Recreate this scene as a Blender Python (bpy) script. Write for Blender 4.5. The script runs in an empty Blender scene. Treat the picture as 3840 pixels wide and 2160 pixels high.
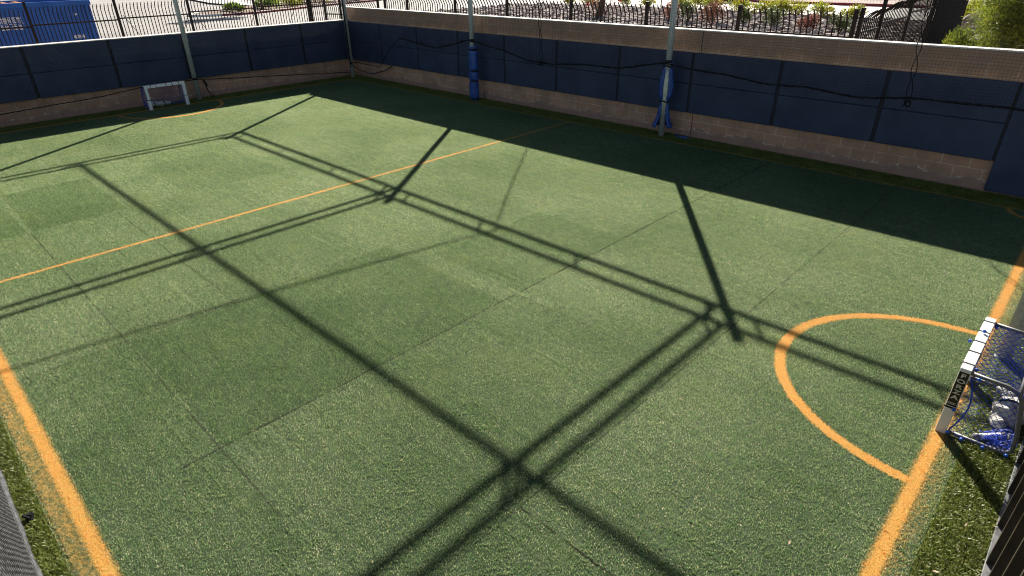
import bpy, bmesh, math, random
from mathutils import Vector, Matrix, noise
random.seed(7)
D = bpy.data
SC = bpy.context.scene
COL = SC.collection

# ------------------------------------------------------------------ camera
cam = D.cameras.new('camera'); co = D.objects.new('camera', cam); COL.objects.link(co)
cam.sensor_width = 36; cam.lens = 21.218; cam.clip_start = .05; cam.clip_end = 1000
R_ = Vector((0.72281, 0.69093, -0.0122)); D_ = Vector((0.32122, -0.35157, -0.87933)); F_ = Vector((-0.61185, 0.63167, -0.47606))
co.matrix_world = Matrix(((R_.x, -D_.x, -F_.x, 19.4815), (R_.y, -D_.y, -F_.y, -12.2864), (R_.z, -D_.z, -F_.z, 3.466), (0, 0, 0, 1)))
SC.camera = co

# ------------------------------------------------------------------ light
SUN_EL = math.radians(30.2)
sdir = Vector((-1.032, 1.376, 1.0)).normalized()          # towards the sun
w = D.worlds.new('World'); SC.world = w; w.use_nodes = True
nt = w.node_tree; bg = nt.nodes['Background']
sky = nt.nodes.new('ShaderNodeTexSky'); sky.sky_type = 'NISHITA'; sky.sun_disc = False
sky.sun_elevation = SUN_EL; sky.sun_rotation = math.atan2(sdir.x, sdir.y)
sky.air_density = 1.0; sky.dust_density = .6; sky.ozone_density = 1.0
hs = nt.nodes.new('ShaderNodeHueSaturation'); hs.inputs['Saturation'].default_value = .92
nt.links.new(sky.outputs[0], hs.inputs['Color']); nt.links.new(hs.outputs[0], bg.inputs[0]); bg.inputs[1].default_value = .035
sl = D.lights.new('sun', 'SUN'); so = D.objects.new('sun', sl); COL.objects.link(so)
sl.energy = 5.0; sl.angle = math.radians(.53); sl.color = (1, .93, .82)
so.rotation_euler = (-sdir).to_track_quat('-Z', 'Y').to_euler()
SC.view_settings.view_transform = 'Standard'; SC.view_settings.look = 'None'
SC.view_settings.exposure = 1.45; SC.view_settings.gamma = 1
SC.cycles.pixel_filter_type = 'BLACKMAN_HARRIS'; SC.cycles.filter_width = 1.05
SC.cycles.max_bounces = 6; SC.cycles.diffuse_bounces = 3; SC.cycles.glossy_bounces = 2; SC.cycles.transparent_max_bounces = 8

# ------------------------------------------------------------------ object helpers
def link(name, me, mat, parent=None):
    o = D.objects.new(name, me); COL.objects.link(o)
    if mat is not None:
        for m in (mat if isinstance(mat, (list, tuple)) else [mat]): me.materials.append(m)
    if parent: o.parent = parent; o.matrix_parent_inverse = parent.matrix_world.inverted()
    return o
def obj(name, bm, mat, parent=None, smooth=False, origin=None):
    if origin is not None: bmesh.ops.translate(bm, verts=bm.verts, vec=-Vector(origin))
    me = D.meshes.new(name); bm.to_mesh(me); bm.free()
    if smooth:
        for p in me.polygons: p.use_smooth = True
    o = D.objects.new(name, me); COL.objects.link(o)
    for m in (mat if isinstance(mat, (list, tuple)) else [mat]): me.materials.append(m)
    if parent:
        o.parent = parent
        bl = Vector(parent.location)
        if origin is None: me.transform(Matrix.Translation(-bl))
        else: o.location = Vector(origin) - bl
    elif origin is not None: o.location = origin
    return o
def tag(o, label, cat, group=None, kind=None):
    if label: o['label'] = label
    if cat: o['category'] = cat
    if group: o['group'] = group
    if kind: o['kind'] = kind
    return o
def thing(name, label, cat, loc, group=None):
    o = D.objects.new(name, None); o.location = loc; o.empty_display_size = .2; COL.objects.link(o)
    return tag(o, label, cat, group)
def struct(o): o['kind'] = 'structure'; return o
def B(): return bmesh.new()
def box(bm, x0, x1, y0, y1, z0, z1, bev=0, seg=2):
    r = bmesh.ops.create_cube(bm, size=1)
    vs = r['verts']
    for v in vs:
        v.co = Vector((x0 + (v.co.x + .5) * (x1 - x0), y0 + (v.co.y + .5) * (y1 - y0), z0 + (v.co.z + .5) * (z1 - z0)))
    if bev:
        es = list({e for v in vs for e in v.link_edges})
        bmesh.ops.bevel(bm, geom=es, offset=bev, segments=seg, affect='EDGES', profile=.5)
def tube(bm, pts, r, n=8, closed=False, cap=True):
    pts = [Vector(p) for p in pts]; N = len(pts)
    rs = r if isinstance(r, (list, tuple)) else [r] * N
    rings = []; up = None
    for i, p in enumerate(pts):
        if closed: t = pts[(i + 1) % N] - pts[i - 1]
        else: t = pts[min(i + 1, N - 1)] - pts[max(i - 1, 0)]
        if t.length < 1e-9: t = Vector((0, 0, 1))
        t.normalize()
        if up is None:
            up = Vector((0, 0, 1)) if abs(t.z) < .9 else Vector((1, 0, 0))
        a = t.cross(up)
        if a.length < 1e-6: a = t.cross(Vector((0, 1, 0)))
        a.normalize(); b = a.cross(t).normalized(); up = b
        rings.append([bm.verts.new(p + (a * math.cos(2 * math.pi * (k + .5) / n) + b * math.sin(2 * math.pi * (k + .5) / n)) * rs[i]) for k in range(n)])
    for i in range(N if closed else N - 1):
        A, C = rings[i], rings[(i + 1) % N]
        for k in range(n): bm.faces.new((A[k], A[(k + 1) % n], C[(k + 1) % n], C[k]))
    if cap and not closed:
        bm.faces.new(rings[0][::-1]); bm.faces.new(rings[-1])
def quad(bm, a, b, c, d): return bm.faces.new([bm.verts.new(Vector(p)) for p in (a, b, c, d)])
def ico(bm, c, r, sub=1, sq=(1, 1, 1)):
    ret = bmesh.ops.create_icosphere(bm, subdivisions=sub, radius=1)
    for v in ret['verts']: v.co = Vector(c) + Vector((v.co.x * sq[0], v.co.y * sq[1], v.co.z * sq[2])) * r
    return ret['verts']
def nz(x, y, z=0, s=1): return noise.noise(Vector((x * s, y * s, z * s)))
def text_bm(bm, s, M, size, depth=.002, bold=0.0, spacing=1.0, sx=1.0):
    cu = D.curves.new('t', 'FONT'); cu.body = s; cu.size = size; cu.extrude = depth; cu.offset = bold; cu.space_character = spacing
    cu.align_x = 'CENTER'; cu.align_y = 'CENTER'; cu.resolution_u = 3
    to = D.objects.new('t', cu); COL.objects.link(to)
    dg = bpy.context.evaluated_depsgraph_get(); me = D.meshes.new_from_object(to.evaluated_get(dg))
    me.transform(M @ Matrix.Diagonal((sx, 1, 1, 1))); bm.from_mesh(me)
    D.objects.remove(to); D.curves.remove(cu); D.meshes.remove(me)

# ------------------------------------------------------------------ material helpers
class NB:
    def __init__(s, name):
        s.m = D.materials.new(name); s.m.use_nodes = True; s.t = s.m.node_tree
        s.p = s.t.nodes['Principled BSDF']; s.out = s.t.nodes['Material Output']
    def n(s, typ, **kw):
        x = s.t.nodes.new(typ)
        for k, v in kw.items(): setattr(x, k, v)
        return x
    def l(s, a, b): s.t.links.new(a, b)
    def put(s, sock, v):
        if v is None: return
        if hasattr(v, 'links'): s.l(v, sock)
        elif isinstance(v, (tuple, list)) and len(v) == 3 and sock.type == 'RGBA': sock.default_value = (*v, 1)
        else: sock.default_value = v
    def math(s, op, a, b=None, c=None, clamp=False):
        x = s.n('ShaderNodeMath', operation=op, use_clamp=clamp); s.put(x.inputs[0], a)
        if b is not None: s.put(x.inputs[1], b)
        if c is not None: s.put(x.inputs[2], c)
        return x.outputs[0]
    def mix(s, f, a, b, mode='MIX'):
        x = s.n('ShaderNodeMix', data_type='RGBA', blend_type=mode); s.put(x.inputs['Factor'], f)
        s.put(x.inputs[6], a); s.put(x.inputs[7], b); return x.outputs[2]
    def pos(s):
        g = s.n('ShaderNodeNewGeometry'); return g.outputs['Position']
    def sep(s, v):
        x = s.n('ShaderNodeSeparateXYZ'); s.l(v, x.inputs[0]); return x.outputs
    def comb(s, x, y, z):
        c = s.n('ShaderNodeCombineXYZ'); s.put(c.inputs[0], x); s.put(c.inputs[1], y); s.put(c.inputs[2], z); return c.outputs[0]
    def noise(s, v, scale, detail=3, rough=.55, dist=0):
        x = s.n('ShaderNodeTexNoise'); x.inputs['Scale'].default_value = scale; x.inputs['Detail'].default_value = detail
        x.inputs['Roughness'].default_value = rough; x.inputs['Distortion'].default_value = dist
        if v is not None: s.l(v, x.inputs['Vector'])
        return x.outputs['Fac']
    def rng(s, v, a, b, c=0., d=1., smooth=True):
        x = s.n('ShaderNodeMapRange'); x.interpolation_type = 'SMOOTHSTEP' if smooth else 'LINEAR'
        s.put(x.inputs[0], v)
        for i, q in enumerate((a, b, c, d)): x.inputs[i + 1].default_value = q
        return x.outputs[0]
    def bump(s, h, strength=.3, dist=.01):
        b = s.n('ShaderNodeBump'); b.inputs['Strength'].default_value = strength; b.inputs['Distance'].default_value = dist
        s.l(h, b.inputs['Height']); s.l(b.outputs[0], s.p.inputs['Normal'])
    def fin(s, col, rough=.7, spec=.4, metal=0):
        s.put(s.p.inputs['Base Color'], col); s.put(s.p.inputs['Roughness'], rough)
        s.p.inputs['Specular IOR Level'].default_value = spec; s.p.inputs['Metallic'].default_value = metal
        return s.m
def simple(name, col, rough=.6, spec=.4, metal=0, var=.15, scale=8, bump=0, bscale=60):
    b = NB(name); P = b.pos(); f = b.noise(P, scale, 4)
    c = b.mix(b.rng(f, .3, .7), tuple(x * (1 - var) for x in col), tuple(min(1, x * (1 + var)) for x in col))
    if bump: b.bump(b.noise(P, bscale, 2), bump, .004)
    return b.fin(c, rough, spec, metal)

M_pad = NB('pad_vinyl'); P = M_pad.pos()
_c = M_pad.mix(M_pad.rng(M_pad.noise(P, 1.6, 5, .65), .3, .7), (.03, .042, .082), (.048, .063, .112))
_c = M_pad.mix(M_pad.math('MULTIPLY', M_pad.rng(M_pad.noise(P, 22, 6, .75), .62, .74), .55), _c, (.12, .14, .18))
M_pad.bump(M_pad.noise(P, 350, 2), .25, .002); M_pad = M_pad.fin(_c, .55, .3)
M_trim = simple('dark_trim', (.018, .02, .03), .6)
M_cap = simple('pale_concrete', (.62, .59, .55), .8, .2, var=.12, scale=5, bump=.2)
M_galv = NB('galvanised'); P = M_galv.pos()
_c = M_galv.mix(M_galv.rng(M_galv.noise(P, 30, 3), .3, .7), (.40, .43, .41), (.54, .57, .54)); M_galv = M_galv.fin(_c, .42, .5, .2)
M_cream = simple('cream_sleeve', (.62, .6, .47), .6)
M_black = simple('black_metal', (.010, .009, .009), .65, .25, var=.3)
M_brownblk = simple('worn_black_metal', (.035, .024, .018), .5, .5, var=.4)
M_rope = simple('black_rope', (.012, .012, .013), .9, .2)
M_net = simple('black_net_twine', (.012, .012, .012), .8, .2)
M_blue = NB('blue_vinyl'); P = M_blue.pos()
_c = M_blue.mix(M_blue.rng(M_blue.noise(P, 5, 4), .35, .65), (.02, .06, .24), (.035, .10, .36)); M_blue.bump(M_blue.noise(P, 14, 4), .5, .03); M_blue = M_blue.fin(_c, .42, .45)
M_grytape = simple('grey_tape', (.25, .3, .38), .5)
M_strap = simple('black_strap', (.01, .01, .012), .7)
M_white = simple('white_plastic', (.8, .8, .79), .38, .5, var=.03)
M_tube = simple('grey_tube', (.15, .15, .145), .5, .5, var=.2, scale=20)
M_bnet = simple('blue_twine', (.02, .07, .5), .6, .4)
M_ball = simple('blue_ball', (.03, .12, .55), .3, .5)
M_blackpl = simple('black_label', (.008, .008, .008), .4)
M_letter = simple('cream_letters', (.62, .6, .52), .5)
M_bag = NB('white_bag'); P = M_bag.pos(); M_bag.bump(M_bag.noise(P, 12, 4), .8, .04); M_bag = M_bag.fin(M_bag.mix(M_bag.rng(M_bag.noise(P, 9, 4), .4, .7), (.36, .355, .33), (.52, .51, .48)), .7)
M_turfbase = None

# block wall material (course joints on world x or y)
def wall_mat(name, axis, shift, top):
    b = NB(name); P = b.pos(); X, Y, Z = b.sep(P)
    u = X if axis == 'x' else Y
    v = b.comb(b.math('ADD', u, shift), b.math('SUBTRACT', Z, .156 - .2032 * 4), 0)
    br = b.n('ShaderNodeTexBrick'); b.l(v, br.inputs['Vector']); br.inputs['Scale'].default_value = 1
    br.inputs['Brick Width'].default_value = .4064; br.inputs['Row Height'].default_value = .2032; br.inputs['Mortar Size'].default_value = .008
    br.inputs['Mortar Smooth'].default_value = .3; br.inputs['Bias'].default_value = -.2
    br.inputs['Color1'].default_value = (.50, .265, .165, 1); br.inputs['Color2'].default_value = (.55, .31, .195, 1); br.inputs['Mortar'].default_value = (.72, .52, .40, 1)
    c = br.outputs['Color']; mort = br.outputs['Fac']
    n1 = b.noise(P, 2.1, 5, .6)
    c = b.mix(b.math('MULTIPLY', b.rng(n1, .42, .62), .62), c, (.29, .175, .12))
    c = b.mix(b.math('MULTIPLY', b.noise(P, 90, 2), .25), c, (.62, .43, .29))
    # damp darker zone low down and pale salts along its edge
    edge = b.math('ADD', b.math('MULTIPLY', b.noise(b.comb(X, Y, 0), 1.3, 5, .65), .55), -.10)
    d = b.math('SUBTRACT', Z, edge)
    low = b.rng(d, -.03, .03, 1, 0)
    c = b.mix(b.math('MULTIPLY', low, .62), c, (.30, .195, .16))
    salt = b.math('MULTIPLY', b.rng(b.math('ABSOLUTE', d), .0, .035, 1, 0), b.rng(b.noise(P, 7, 6, .75), .5, .64))
    c = b.mix(b.math('MULTIPLY', salt, .75), c, (.85, .74, .64))
    # grey-brown band in the top courses, broken pale mortar smears there
    topz = b.rng(b.math('ADD', Z, b.math('MULTIPLY', b.noise(P, 3, 4), .3)), top - .24, top - .1)
    c = b.mix(b.math('MULTIPLY', topz, .6), c, (.28, .19, .145))
    sm = b.math('MULTIPLY', topz, b.math('MULTIPLY', b.rng(b.noise(b.comb(b.math('MULTIPLY', X, 1), b.math('MULTIPLY', Y, 1), 0), .9, 3), .48, .6), b.math('MAXIMUM', b.rng(b.noise(b.comb(b.math('MULTIPLY', u, 3), 0, b.math('MULTIPLY', Z, 60)), 1, 5, .7), .6, .68), b.rng(b.noise(b.comb(b.math('MULTIPLY', u, 45), 0, b.math('MULTIPLY', Z, 4)), 1, 5, .7), .62, .7))))
    c = b.mix(b.math('MULTIPLY', sm, .95), c, (.8, .7, .58))
    wj = b.math('MULTIPLY', mort, b.rng(b.noise(P, 1.7, 3), .52, .66))
    c = b.mix(b.math('MULTIPLY', wj, .6), c, (.5, .44, .38))
    h = b.math('ADD', b.math('MULTIPLY', mort, -1.2), b.math('MULTIPLY', b.noise(P, 120, 3), .35))
    b.bump(h, .6, .006)
    return b.fin(c, .9, .2)

# ------------------------------------------------------------------ turf material (tints, painted lines and seams by world position)
GX0, GX1, TA, TN, HX = .68, 19.365, -.58, -12.27, 10.19
ARCY = -6.52
def turf_mat(name, blades):
    b = NB(name); P = b.pos(); X, Y, Z = b.sep(P)
    def rect(x0, x1, y0, y1):
        cx, hx, cy, hy = (x0 + x1) / 2, (x1 - x0) / 2, (y0 + y1) / 2, (y1 - y0) / 2
        return b.math('MULTIPLY', b.math('LESS_THAN', b.math('ABSOLUTE', b.math('SUBTRACT', X, cx)), hx), b.math('LESS_THAN', b.math('ABSOLUTE', b.math('SUBTRACT', Y, cy)), hy))
    if blades:
        g = b.n('ShaderNodeNewGeometry'); rnd = g.outputs['Random Per Island']
        wn = b.n('ShaderNodeTexWhiteNoise', noise_dimensions='3D'); b.l(b.n('ShaderNodeNewGeometry').outputs['Position'], wn.inputs[0])
        cr = b.n('ShaderNodeValToRGB'); b.l(rnd, cr.inputs[0])
        e = cr.color_ramp.elements
        e[0].position = 0; e[0].color = (.046, .130, .062, 1); e[1].position = 1; e[1].color = (.33, .42, .36, 1)
        for p_, c_ in ((.3, (.058, .158, .072)), (.55, (.088, .19, .092)), (.78, (.12, .225, .122)), (.93, (.19, .285, .20))):
            q = e.new(p_); q.color = (*c_, 1)
        c = cr.outputs[0]
    else:
        c = b.mix(b.noise(P, 160, 2), (.03, .05, .025), (.075, .10, .055))
    # broad unevenness and roll tints
    f = b.rng(b.noise(P, .55, 4, .6), .3, .7, .74, 1.06)
    st = b.noise(b.comb(b.math('MULTIPLY', X, 1.2), b.math('MULTIPLY', Y, 26), 0), 1, 4)
    f = b.math('MULTIPLY', f, b.rng(st, .3, .7, .84, 1.16))
    st2 = b.noise(P, 9, 3); f = b.math('MULTIPLY', f, b.rng(st2, .3, .7, .9, 1.1))
    for (r, k) in TILES:
        f = b.math('MULTIPLY', f, b.math('MULTIPLY_ADD', rect(*r), k - 1, 1))
    c = b.mix(1, c, b.comb(f, b.math('POWER', f, .72), b.math('POWER', f, 1.15)), 'MULTIPLY')
    # patches a little browner
    c = b.mix(b.math('MULTIPLY', b.rng(b.noise(P, 1.1, 4), .52, .72), .28), c, (.07, .12, .035))
    # seams
    sm = None
    wig = b.math('MULTIPLY', b.math('SUBTRACT', b.noise(P, 3, 3), .5), .03)
    brk = b.rng(b.noise(P, 5, 3), .3, .5)
    for ax, v, lo, hi, wd, st_ in SEAMS:
        a, o = (X, Y) if ax == 'x' else (Y, X)
        d = b.math('ABSOLUTE', b.math('ADD', b.math('SUBTRACT', a, v), wig))
        m = b.math('MULTIPLY', b.math('LESS_THAN', d, wd), b.math('LESS_THAN', b.math('ABSOLUTE', b.math('SUBTRACT', o, (lo + hi) / 2)), (hi - lo) / 2))
        m = b.math('MULTIPLY', m, st_)
        sm = m if sm is None else b.math('MAXIMUM', sm, m)
    c = b.mix(b.math('MULTIPLY', sm, brk), c, (.012, .016, .008))
    # painted lines
    fz = b.math('MULTIPLY', b.math('SUBTRACT', b.noise(P, 45, 2, .6), .5), .07)
    def band(a, v, hw, o=None, lo=0, hi=0, soft=.026):
        d = b.math('ADD', b.math('ABSOLUTE', b.math('SUBTRACT', a, v)), fz)
        m = b.rng(d, hw - soft, hw + soft, 1, 0)
        if o is not None: m = b.math('MULTIPLY', m, b.math('LESS_THAN', b.math('ABSOLUTE', b.math('SUBTRACT', o, (lo + hi) / 2)), (hi - lo) / 2))
        return m
    def ell(cx, cy, ax, ay, hw, side):
        dx, dy = b.math('DIVIDE', b.math('SUBTRACT', X, cx), ax), b.math('DIVIDE', b.math('SUBTRACT', Y, cy), ay)
        r = b.math('SQRT', b.math('ADD', b.math('MULTIPLY', dx, dx), b.math('MULTIPLY', dy, dy)))
        d = b.math('ADD', b.math('ABSOLUTE', b.math('MULTIPLY', b.math('SUBTRACT', r, 1), (ax + ay) / 2)), fz)
        m = b.rng(d, hw - .016, hw + .016, 1, 0)
        s = b.math('GREATER_THAN', X, cx) if side > 0 else b.math('LESS_THAN', X, cx)
        return b.math('MULTIPLY', m, s)
    L = [band(Y, TA, .032, X, GX0, GX1), band(Y, TN, .047), band(X, GX0, .05, Y, TN, TA), band(X, GX1, .05, Y, TN, TA), band(X, HX, .026, Y, TN, TA),
         ell(GX1, ARCY, 1.47, 1.36, .05, -1), ell(GX0, -6.48, 1.45, 1.33, .05, 1)]
    for cx in (GX0, GX1):
        q = ell(cx, TA, .44, .44, .035, 1 if cx == GX0 else -1)
        L.append(b.math('MULTIPLY', q, b.math('LESS_THAN', Y, TA)))
    ln = L[0]
    for q in L[1:]: ln = b.math('MAXIMUM', ln, q)
    faded = b.math('MULTIPLY', band(Y, TN - .105, .05, soft=.03), b.rng(b.noise(P, 30, 3), .35, .65, .12, .6))
    over = b.math('MULTIPLY', band(X, GX1 + .07, .07, Y, TN, TA, soft=.06), b.rng(b.noise(P, 40, 3), .4, .65, .0, .4))
    ln = b.math('MAXIMUM', ln, b.math('MAXIMUM', faded, over))
    tone = b.noise(P, 130, 2)
    yel = b.mix(b.rng(tone, .3, .7), (.36, .2, .03), (.55, .36, .10))
    if blades: yel = b.mix(rnd, (.25, .16, .03), (.44, .33, .13))
    c = b.mix(b.math('MULTIPLY', ln, .93), c, yel)
    if blades:
        b.fin(c, .4, .9)
        tr = b.n('ShaderNodeBsdfTranslucent'); b.l(b.mix(1, c, (3.2, 2.02, 1.62), 'MULTIPLY'), tr.inputs[0])
        ms = b.n('ShaderNodeMixShader'); ms.inputs[0].default_value = .55
        b.l(b.p.outputs[0], ms.inputs[1]); b.l(tr.outputs[0], ms.inputs[2]); b.l(ms.outputs[0], b.out.inputs[0])
    else:
        b.bump(b.noise(P, 220, 2), .6, .01); b.fin(c, .85, .2)
    return b.m
TILES = [((6.21, 8.54, -11.25, -9.95), .66), ((4.0, 8.58, -12.4, -11.32), .74), ((8.58, 12.86, -10.12, -8.2), .9), ((12.9, 15.18, -11.25, -8.0), .68), ((2.2, 4.0, -10.1, -8.5), .86),
         ((15.18, 17.37, -9.7, -7.76), .86), ((15.2, 17.37, -12.4, -9.7), .97), ((13.6, 15.18, -7.7, -5.6), .8), ((8.58, 12.86, -11.3, -10.12), .93), ((17.4, 19.5, -12.4, -10.05), .93), ((6.21, 8.54, -9.0, -7.2), .86),
         ((8.58, 11, -7, -5.4), .93), ((12.86, 16.6, -12.4, -11.28), .85), ((4.0, 6.2, -7.5, -5.2), .92), ((10.9, 12.9, -5, -3), .93)]
SEAMS = [('x', 15.18, -11.6, 0, .009, .9), ('x', 17.37, -10.4, 0, .008, .6), ('x', 12.86, -12.4, -8.6, .009, .7), ('x', 8.56, -11.4, -8.8, .008, .5), ('x', 6.21, -11.2, -9.9, .008, .4), ('x', 10.9, -4, 0, .008, .5),
         ('x', 4.0, -10.1, -6.6, .008, .5), ('x', 17.37, -12.4, -10.0, .006, .6), ('y', -11.28, 8.58, 16.2, .008, .62), ('y', -10.12, 8.58, 12.6, .008, .6), ('y', -10.055, 17.37, 19.5, .009, .85), ('y', -7.77, 15.18, 17.3, .007, .5), ('y', -9.9, 4, 8.6, .007, .4),
         ('y', -11.2, .7, 6.2, .007, .45), ('x', 2.0, -11.2, -7.5, .007, .4)]

def border_mat(name, blades):
    b = NB(name); P = b.pos()
    if blades:
        g = b.n('ShaderNodeNewGeometry'); rnd = g.outputs['Random Per Island']
        cr = b.n('ShaderNodeValToRGB'); b.l(rnd, cr.inputs[0]); e = cr.color_ramp.elements
        e[0].position = 0; e[0].color = (.08, .12, .015, 1); e[1].position = 1; e[1].color = (.36, .36, .14, 1)
        for p_, c_ in ((.4, (.13, .17, .024)), (.75, (.2, .23, .05)), (.92, (.31, .32, .1))):
            q = e.new(p_); q.color = (*c_, 1)
        c = cr.outputs[0]
        f = b.rng(b.noise(P, 3, 3), .3, .7, .78, 1.15); c = b.mix(1, c, b.comb(f, f, f), 'MULTIPLY')
        b.fin(c, .45, .4)
        tr = b.n('ShaderNodeBsdfTranslucent'); b.l(c, tr.inputs[0]); ms = b.n('ShaderNodeMixShader'); ms.inputs[0].default_value = .3
        b.l(b.p.outputs[0], ms.inputs[1]); b.l(tr.outputs[0], ms.inputs[2]); b.l(ms.outputs[0], b.out.inputs[0])
    else:
        b.bump(b.noise(P, 150, 2), .6, .01); b.fin(b.mix(b.noise(P, 120, 2), (.02, .03, .008), (.06, .075, .02)), .9, .2)
    return b.m

M_turf = turf_mat('turf_ground', False); M_blade = turf_mat('turf_fibre', True)
M_bord = border_mat('border_turf_ground', False); M_bblade = border_mat('border_turf_fibre', True)

# ------------------------------------------------------------------ ground, road, turf sheets
def sstep(a, b_, x):
    t = max(0, min(1, (x - a) / (b_ - a))); return t * t * (3 - 2 * t)
def gh(x, y):
    return .9 * sstep(-30, -6, x) * sstep(-3, 5, y) if y > -3 else 0.
def sheet(name, left, right, mat, dz, n=24, m=24):
    """ruled sheet between two polylines, following the terrain"""
    def at(pl, t):
        s = t * (len(pl) - 1); i = min(int(s), len(pl) - 2); f = s - i
        return Vector(pl[i]).lerp(Vector(pl[i + 1]), f)
    bm = B(); g = []
    for i in range(n + 1):
        row = []
        for j in range(m + 1):
            p = at(left, i / n).lerp(at(right, i / n), j / m)
            row.append(bm.verts.new((p.x, p.y, gh(p.x, p.y) + dz)))
        g.append(row)
    for i in range(n):
        for j in range(m): bm.faces.new((g[i][j], g[i + 1][j], g[i + 1][j + 1], g[i][j + 1]))
    bmesh.ops.recalc_face_normals(bm, faces=bm.faces)
    o = obj(name, bm, mat)
    if o.data.polygons[0].normal.z < 0: o.data.flip_normals()
    return struct(o)
b = NB('asphalt_pale'); P = b.pos()
_c = b.mix(b.rng(b.noise(P, .35, 6, .65), .3, .7), (.26, .247, .235), (.35, .333, .315)); _c = b.mix(b.math('MULTIPLY', b.noise(P, 60, 2), .3), _c, (.2, .19, .18))
b.bump(b.noise(P, 80, 2), .3, .01); M_asph = b.fin(_c, .85, .3)
b = NB('gravel'); P = b.pos(); vo = b.n('ShaderNodeTexVoronoi'); vo.inputs['Scale'].default_value = 14; b.l(P, vo.inputs['Vector'])
_c = b.mix(vo.outputs['Color'], (.24, .185, .165), (.42, .35, .32)); b.bump(vo.outputs['Distance'], .8, .05); M_grav = b.fin(_c, .9, .2)
M_road = simple('road_concrete', (.62, .6, .57), .8, .3, var=.08, scale=.5)
M_walk = simple('sidewalk_white', (.74, .73, .7), .8, .3, var=.05, scale=1)
M_red = simple('red_kerb_paint', (.20, .02, .035), .6, .3, var=.2)
b = NB('planter_mulch'); P = b.pos(); _c = b.mix(b.noise(P, 12, 4), (.2, .14, .11), (.42, .33, .28)); b.bump(b.noise(P, 30, 3), .8, .05); M_mulch = b.fin(_c, .95, .1)

# terrain: one sheet to the horizon, with the pitch area a hair below zero
bm = B(); xs = [-400, -250, -150, -90] + [-70 + 2 * i for i in range(60)] + [60, 90, 150, 250, 400]; ys = xs
g = []
for x in xs:
    g.append([bm.verts.new((x, y, gh(x, y) - .012)) for y in ys])
for i in range(len(xs) - 1):
    for j in range(len(ys) - 1):
        x0, x1, y0, y1 = xs[i], xs[i + 1], ys[j], ys[j + 1]
        bm.faces.new((g[i][j], g[i + 1][j], g[i + 1][j + 1], g[i][j + 1]))
gobj = struct(obj('ground', bm, M_asph))
# the pitch lies inside the walls: a pad that covers any rise of the terrain there
bm = B(); box(bm, .0, 20.3, -12.6, .0, -.3, 0.0); struct(obj('pitch_base', bm, M_bord))
for v in gobj.data.vertices:
    if -2 < v.co.x < 22 and -14 < v.co.y < .5: v.co.z = -.05
bm = B(); quad(bm, (.62, -12.44, .004), (19.54, -12.44, .004), (19.54, -.6, .004), (.62, -.6, .004)); struct(obj('pitch', bm, M_turf))
# painted markings as thin sheets under the fibres
def mark(name, pts):
    bm = B()
    for q in pts: quad(bm, *[(x, y, .008) for x, y in q])
    return struct(obj(name, bm, M_turf))
def rc(x0, x1, y0, y1): return ((x0, y0), (x1, y0), (x1, y1), (x0, y1))
mark('touchline', [rc(GX0 + .05, GX1 - .05, TA - .02, TA + .03)]); mark('touchline', [rc(GX0 + .05, GX1 - .05, TN - .15, TN + .045)])
mark('goal_line', [rc(GX0 - .045, GX0 + .045, TN - .15, TA + .03)]); mark('goal_line', [rc(GX1 - .045, GX1 + .045, TN - .15, TA + .03)])
mark('halfway_line', [rc(HX - .04, HX + .04, TN + .05, TA - .02)])
def arc(name, cx, cy, ax, ay, a0, a1, hw, n=40):
    q = []
    for i in range(n):
        t0, t1 = a0 + (a1 - a0) * i / n, a0 + (a1 - a0) * (i + 1) / n
        P_ = lambda t, s: (cx + math.cos(t) * (ax + s), cy + math.sin(t) * (ay + s))
        q.append((P_(t0, -hw), P_(t0, hw), P_(t1, hw), P_(t1, -hw)))
    mark(name, q)
hp = math.pi / 2
arc('goal_arc', GX1 - .05, ARCY, 1.42, 1.36, hp, 3 * hp, .045); arc('goal_arc', GX0 + .05, -6.48, 1.4, 1.33, -hp, hp, .045)
arc('corner_arc', GX0 + .05, TA - .02, .39, .42, -hp + .1, -.05, .03, 14); arc('corner_arc', GX1 - .05, TA - .02, .39, .42, math.pi + .05, 3 * hp - .1, .03, 14)

# ------------------------------------------------------------------ turf fibres: the object's own mesh is one tile of fibres, laid out on a grid by geometry nodes
def tile_mesh(name, sx, sy, n, h0, h1, w0, lean, seed, mat, leandir=None):
    rd = random.Random(seed); verts = []; faces = []
    for i in range(n):
        x, y = (rd.random() - .5) * sx, (rd.random() - .5) * sy
        a = rd.random() * 2 * math.pi; h = h0 + (h1 - h0) * rd.random(); w_ = w0 * (.7 + .6 * rd.random())
        la = rd.random() * 2 * math.pi if leandir is None or rd.random() < .35 else leandir + rd.gauss(0, .7)
        ln = h * lean * (.4 + 1.1 * rd.random()); dx, dy = math.cos(la) * ln, math.sin(la) * ln
        cx, cy = math.cos(a) * w_ / 2, math.sin(a) * w_ / 2
        k = len(verts)
        verts += [(x - cx, y - cy, 0), (x + cx, y + cy, 0), (x + cx * .9 + dx * .35, y + cy * .9 + dy * .35, h * .6), (x - cx * .9 + dx * .35, y - cy * .9 + dy * .35, h * .6),
                  (x + cx * .5 + dx, y + cy * .5 + dy, h * (1 - .25 * min(1, ln / h))), (x - cx * .5 + dx, y - cy * .5 + dy, h * (1 - .25 * min(1, ln / h)))]
        faces += [(k, k + 1, k + 2, k + 3), (k + 3, k + 2, k + 4, k + 5)]
    me = D.meshes.new(name); me.from_pydata(verts, [], faces); me.materials.append(mat); me.update(); return me
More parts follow.
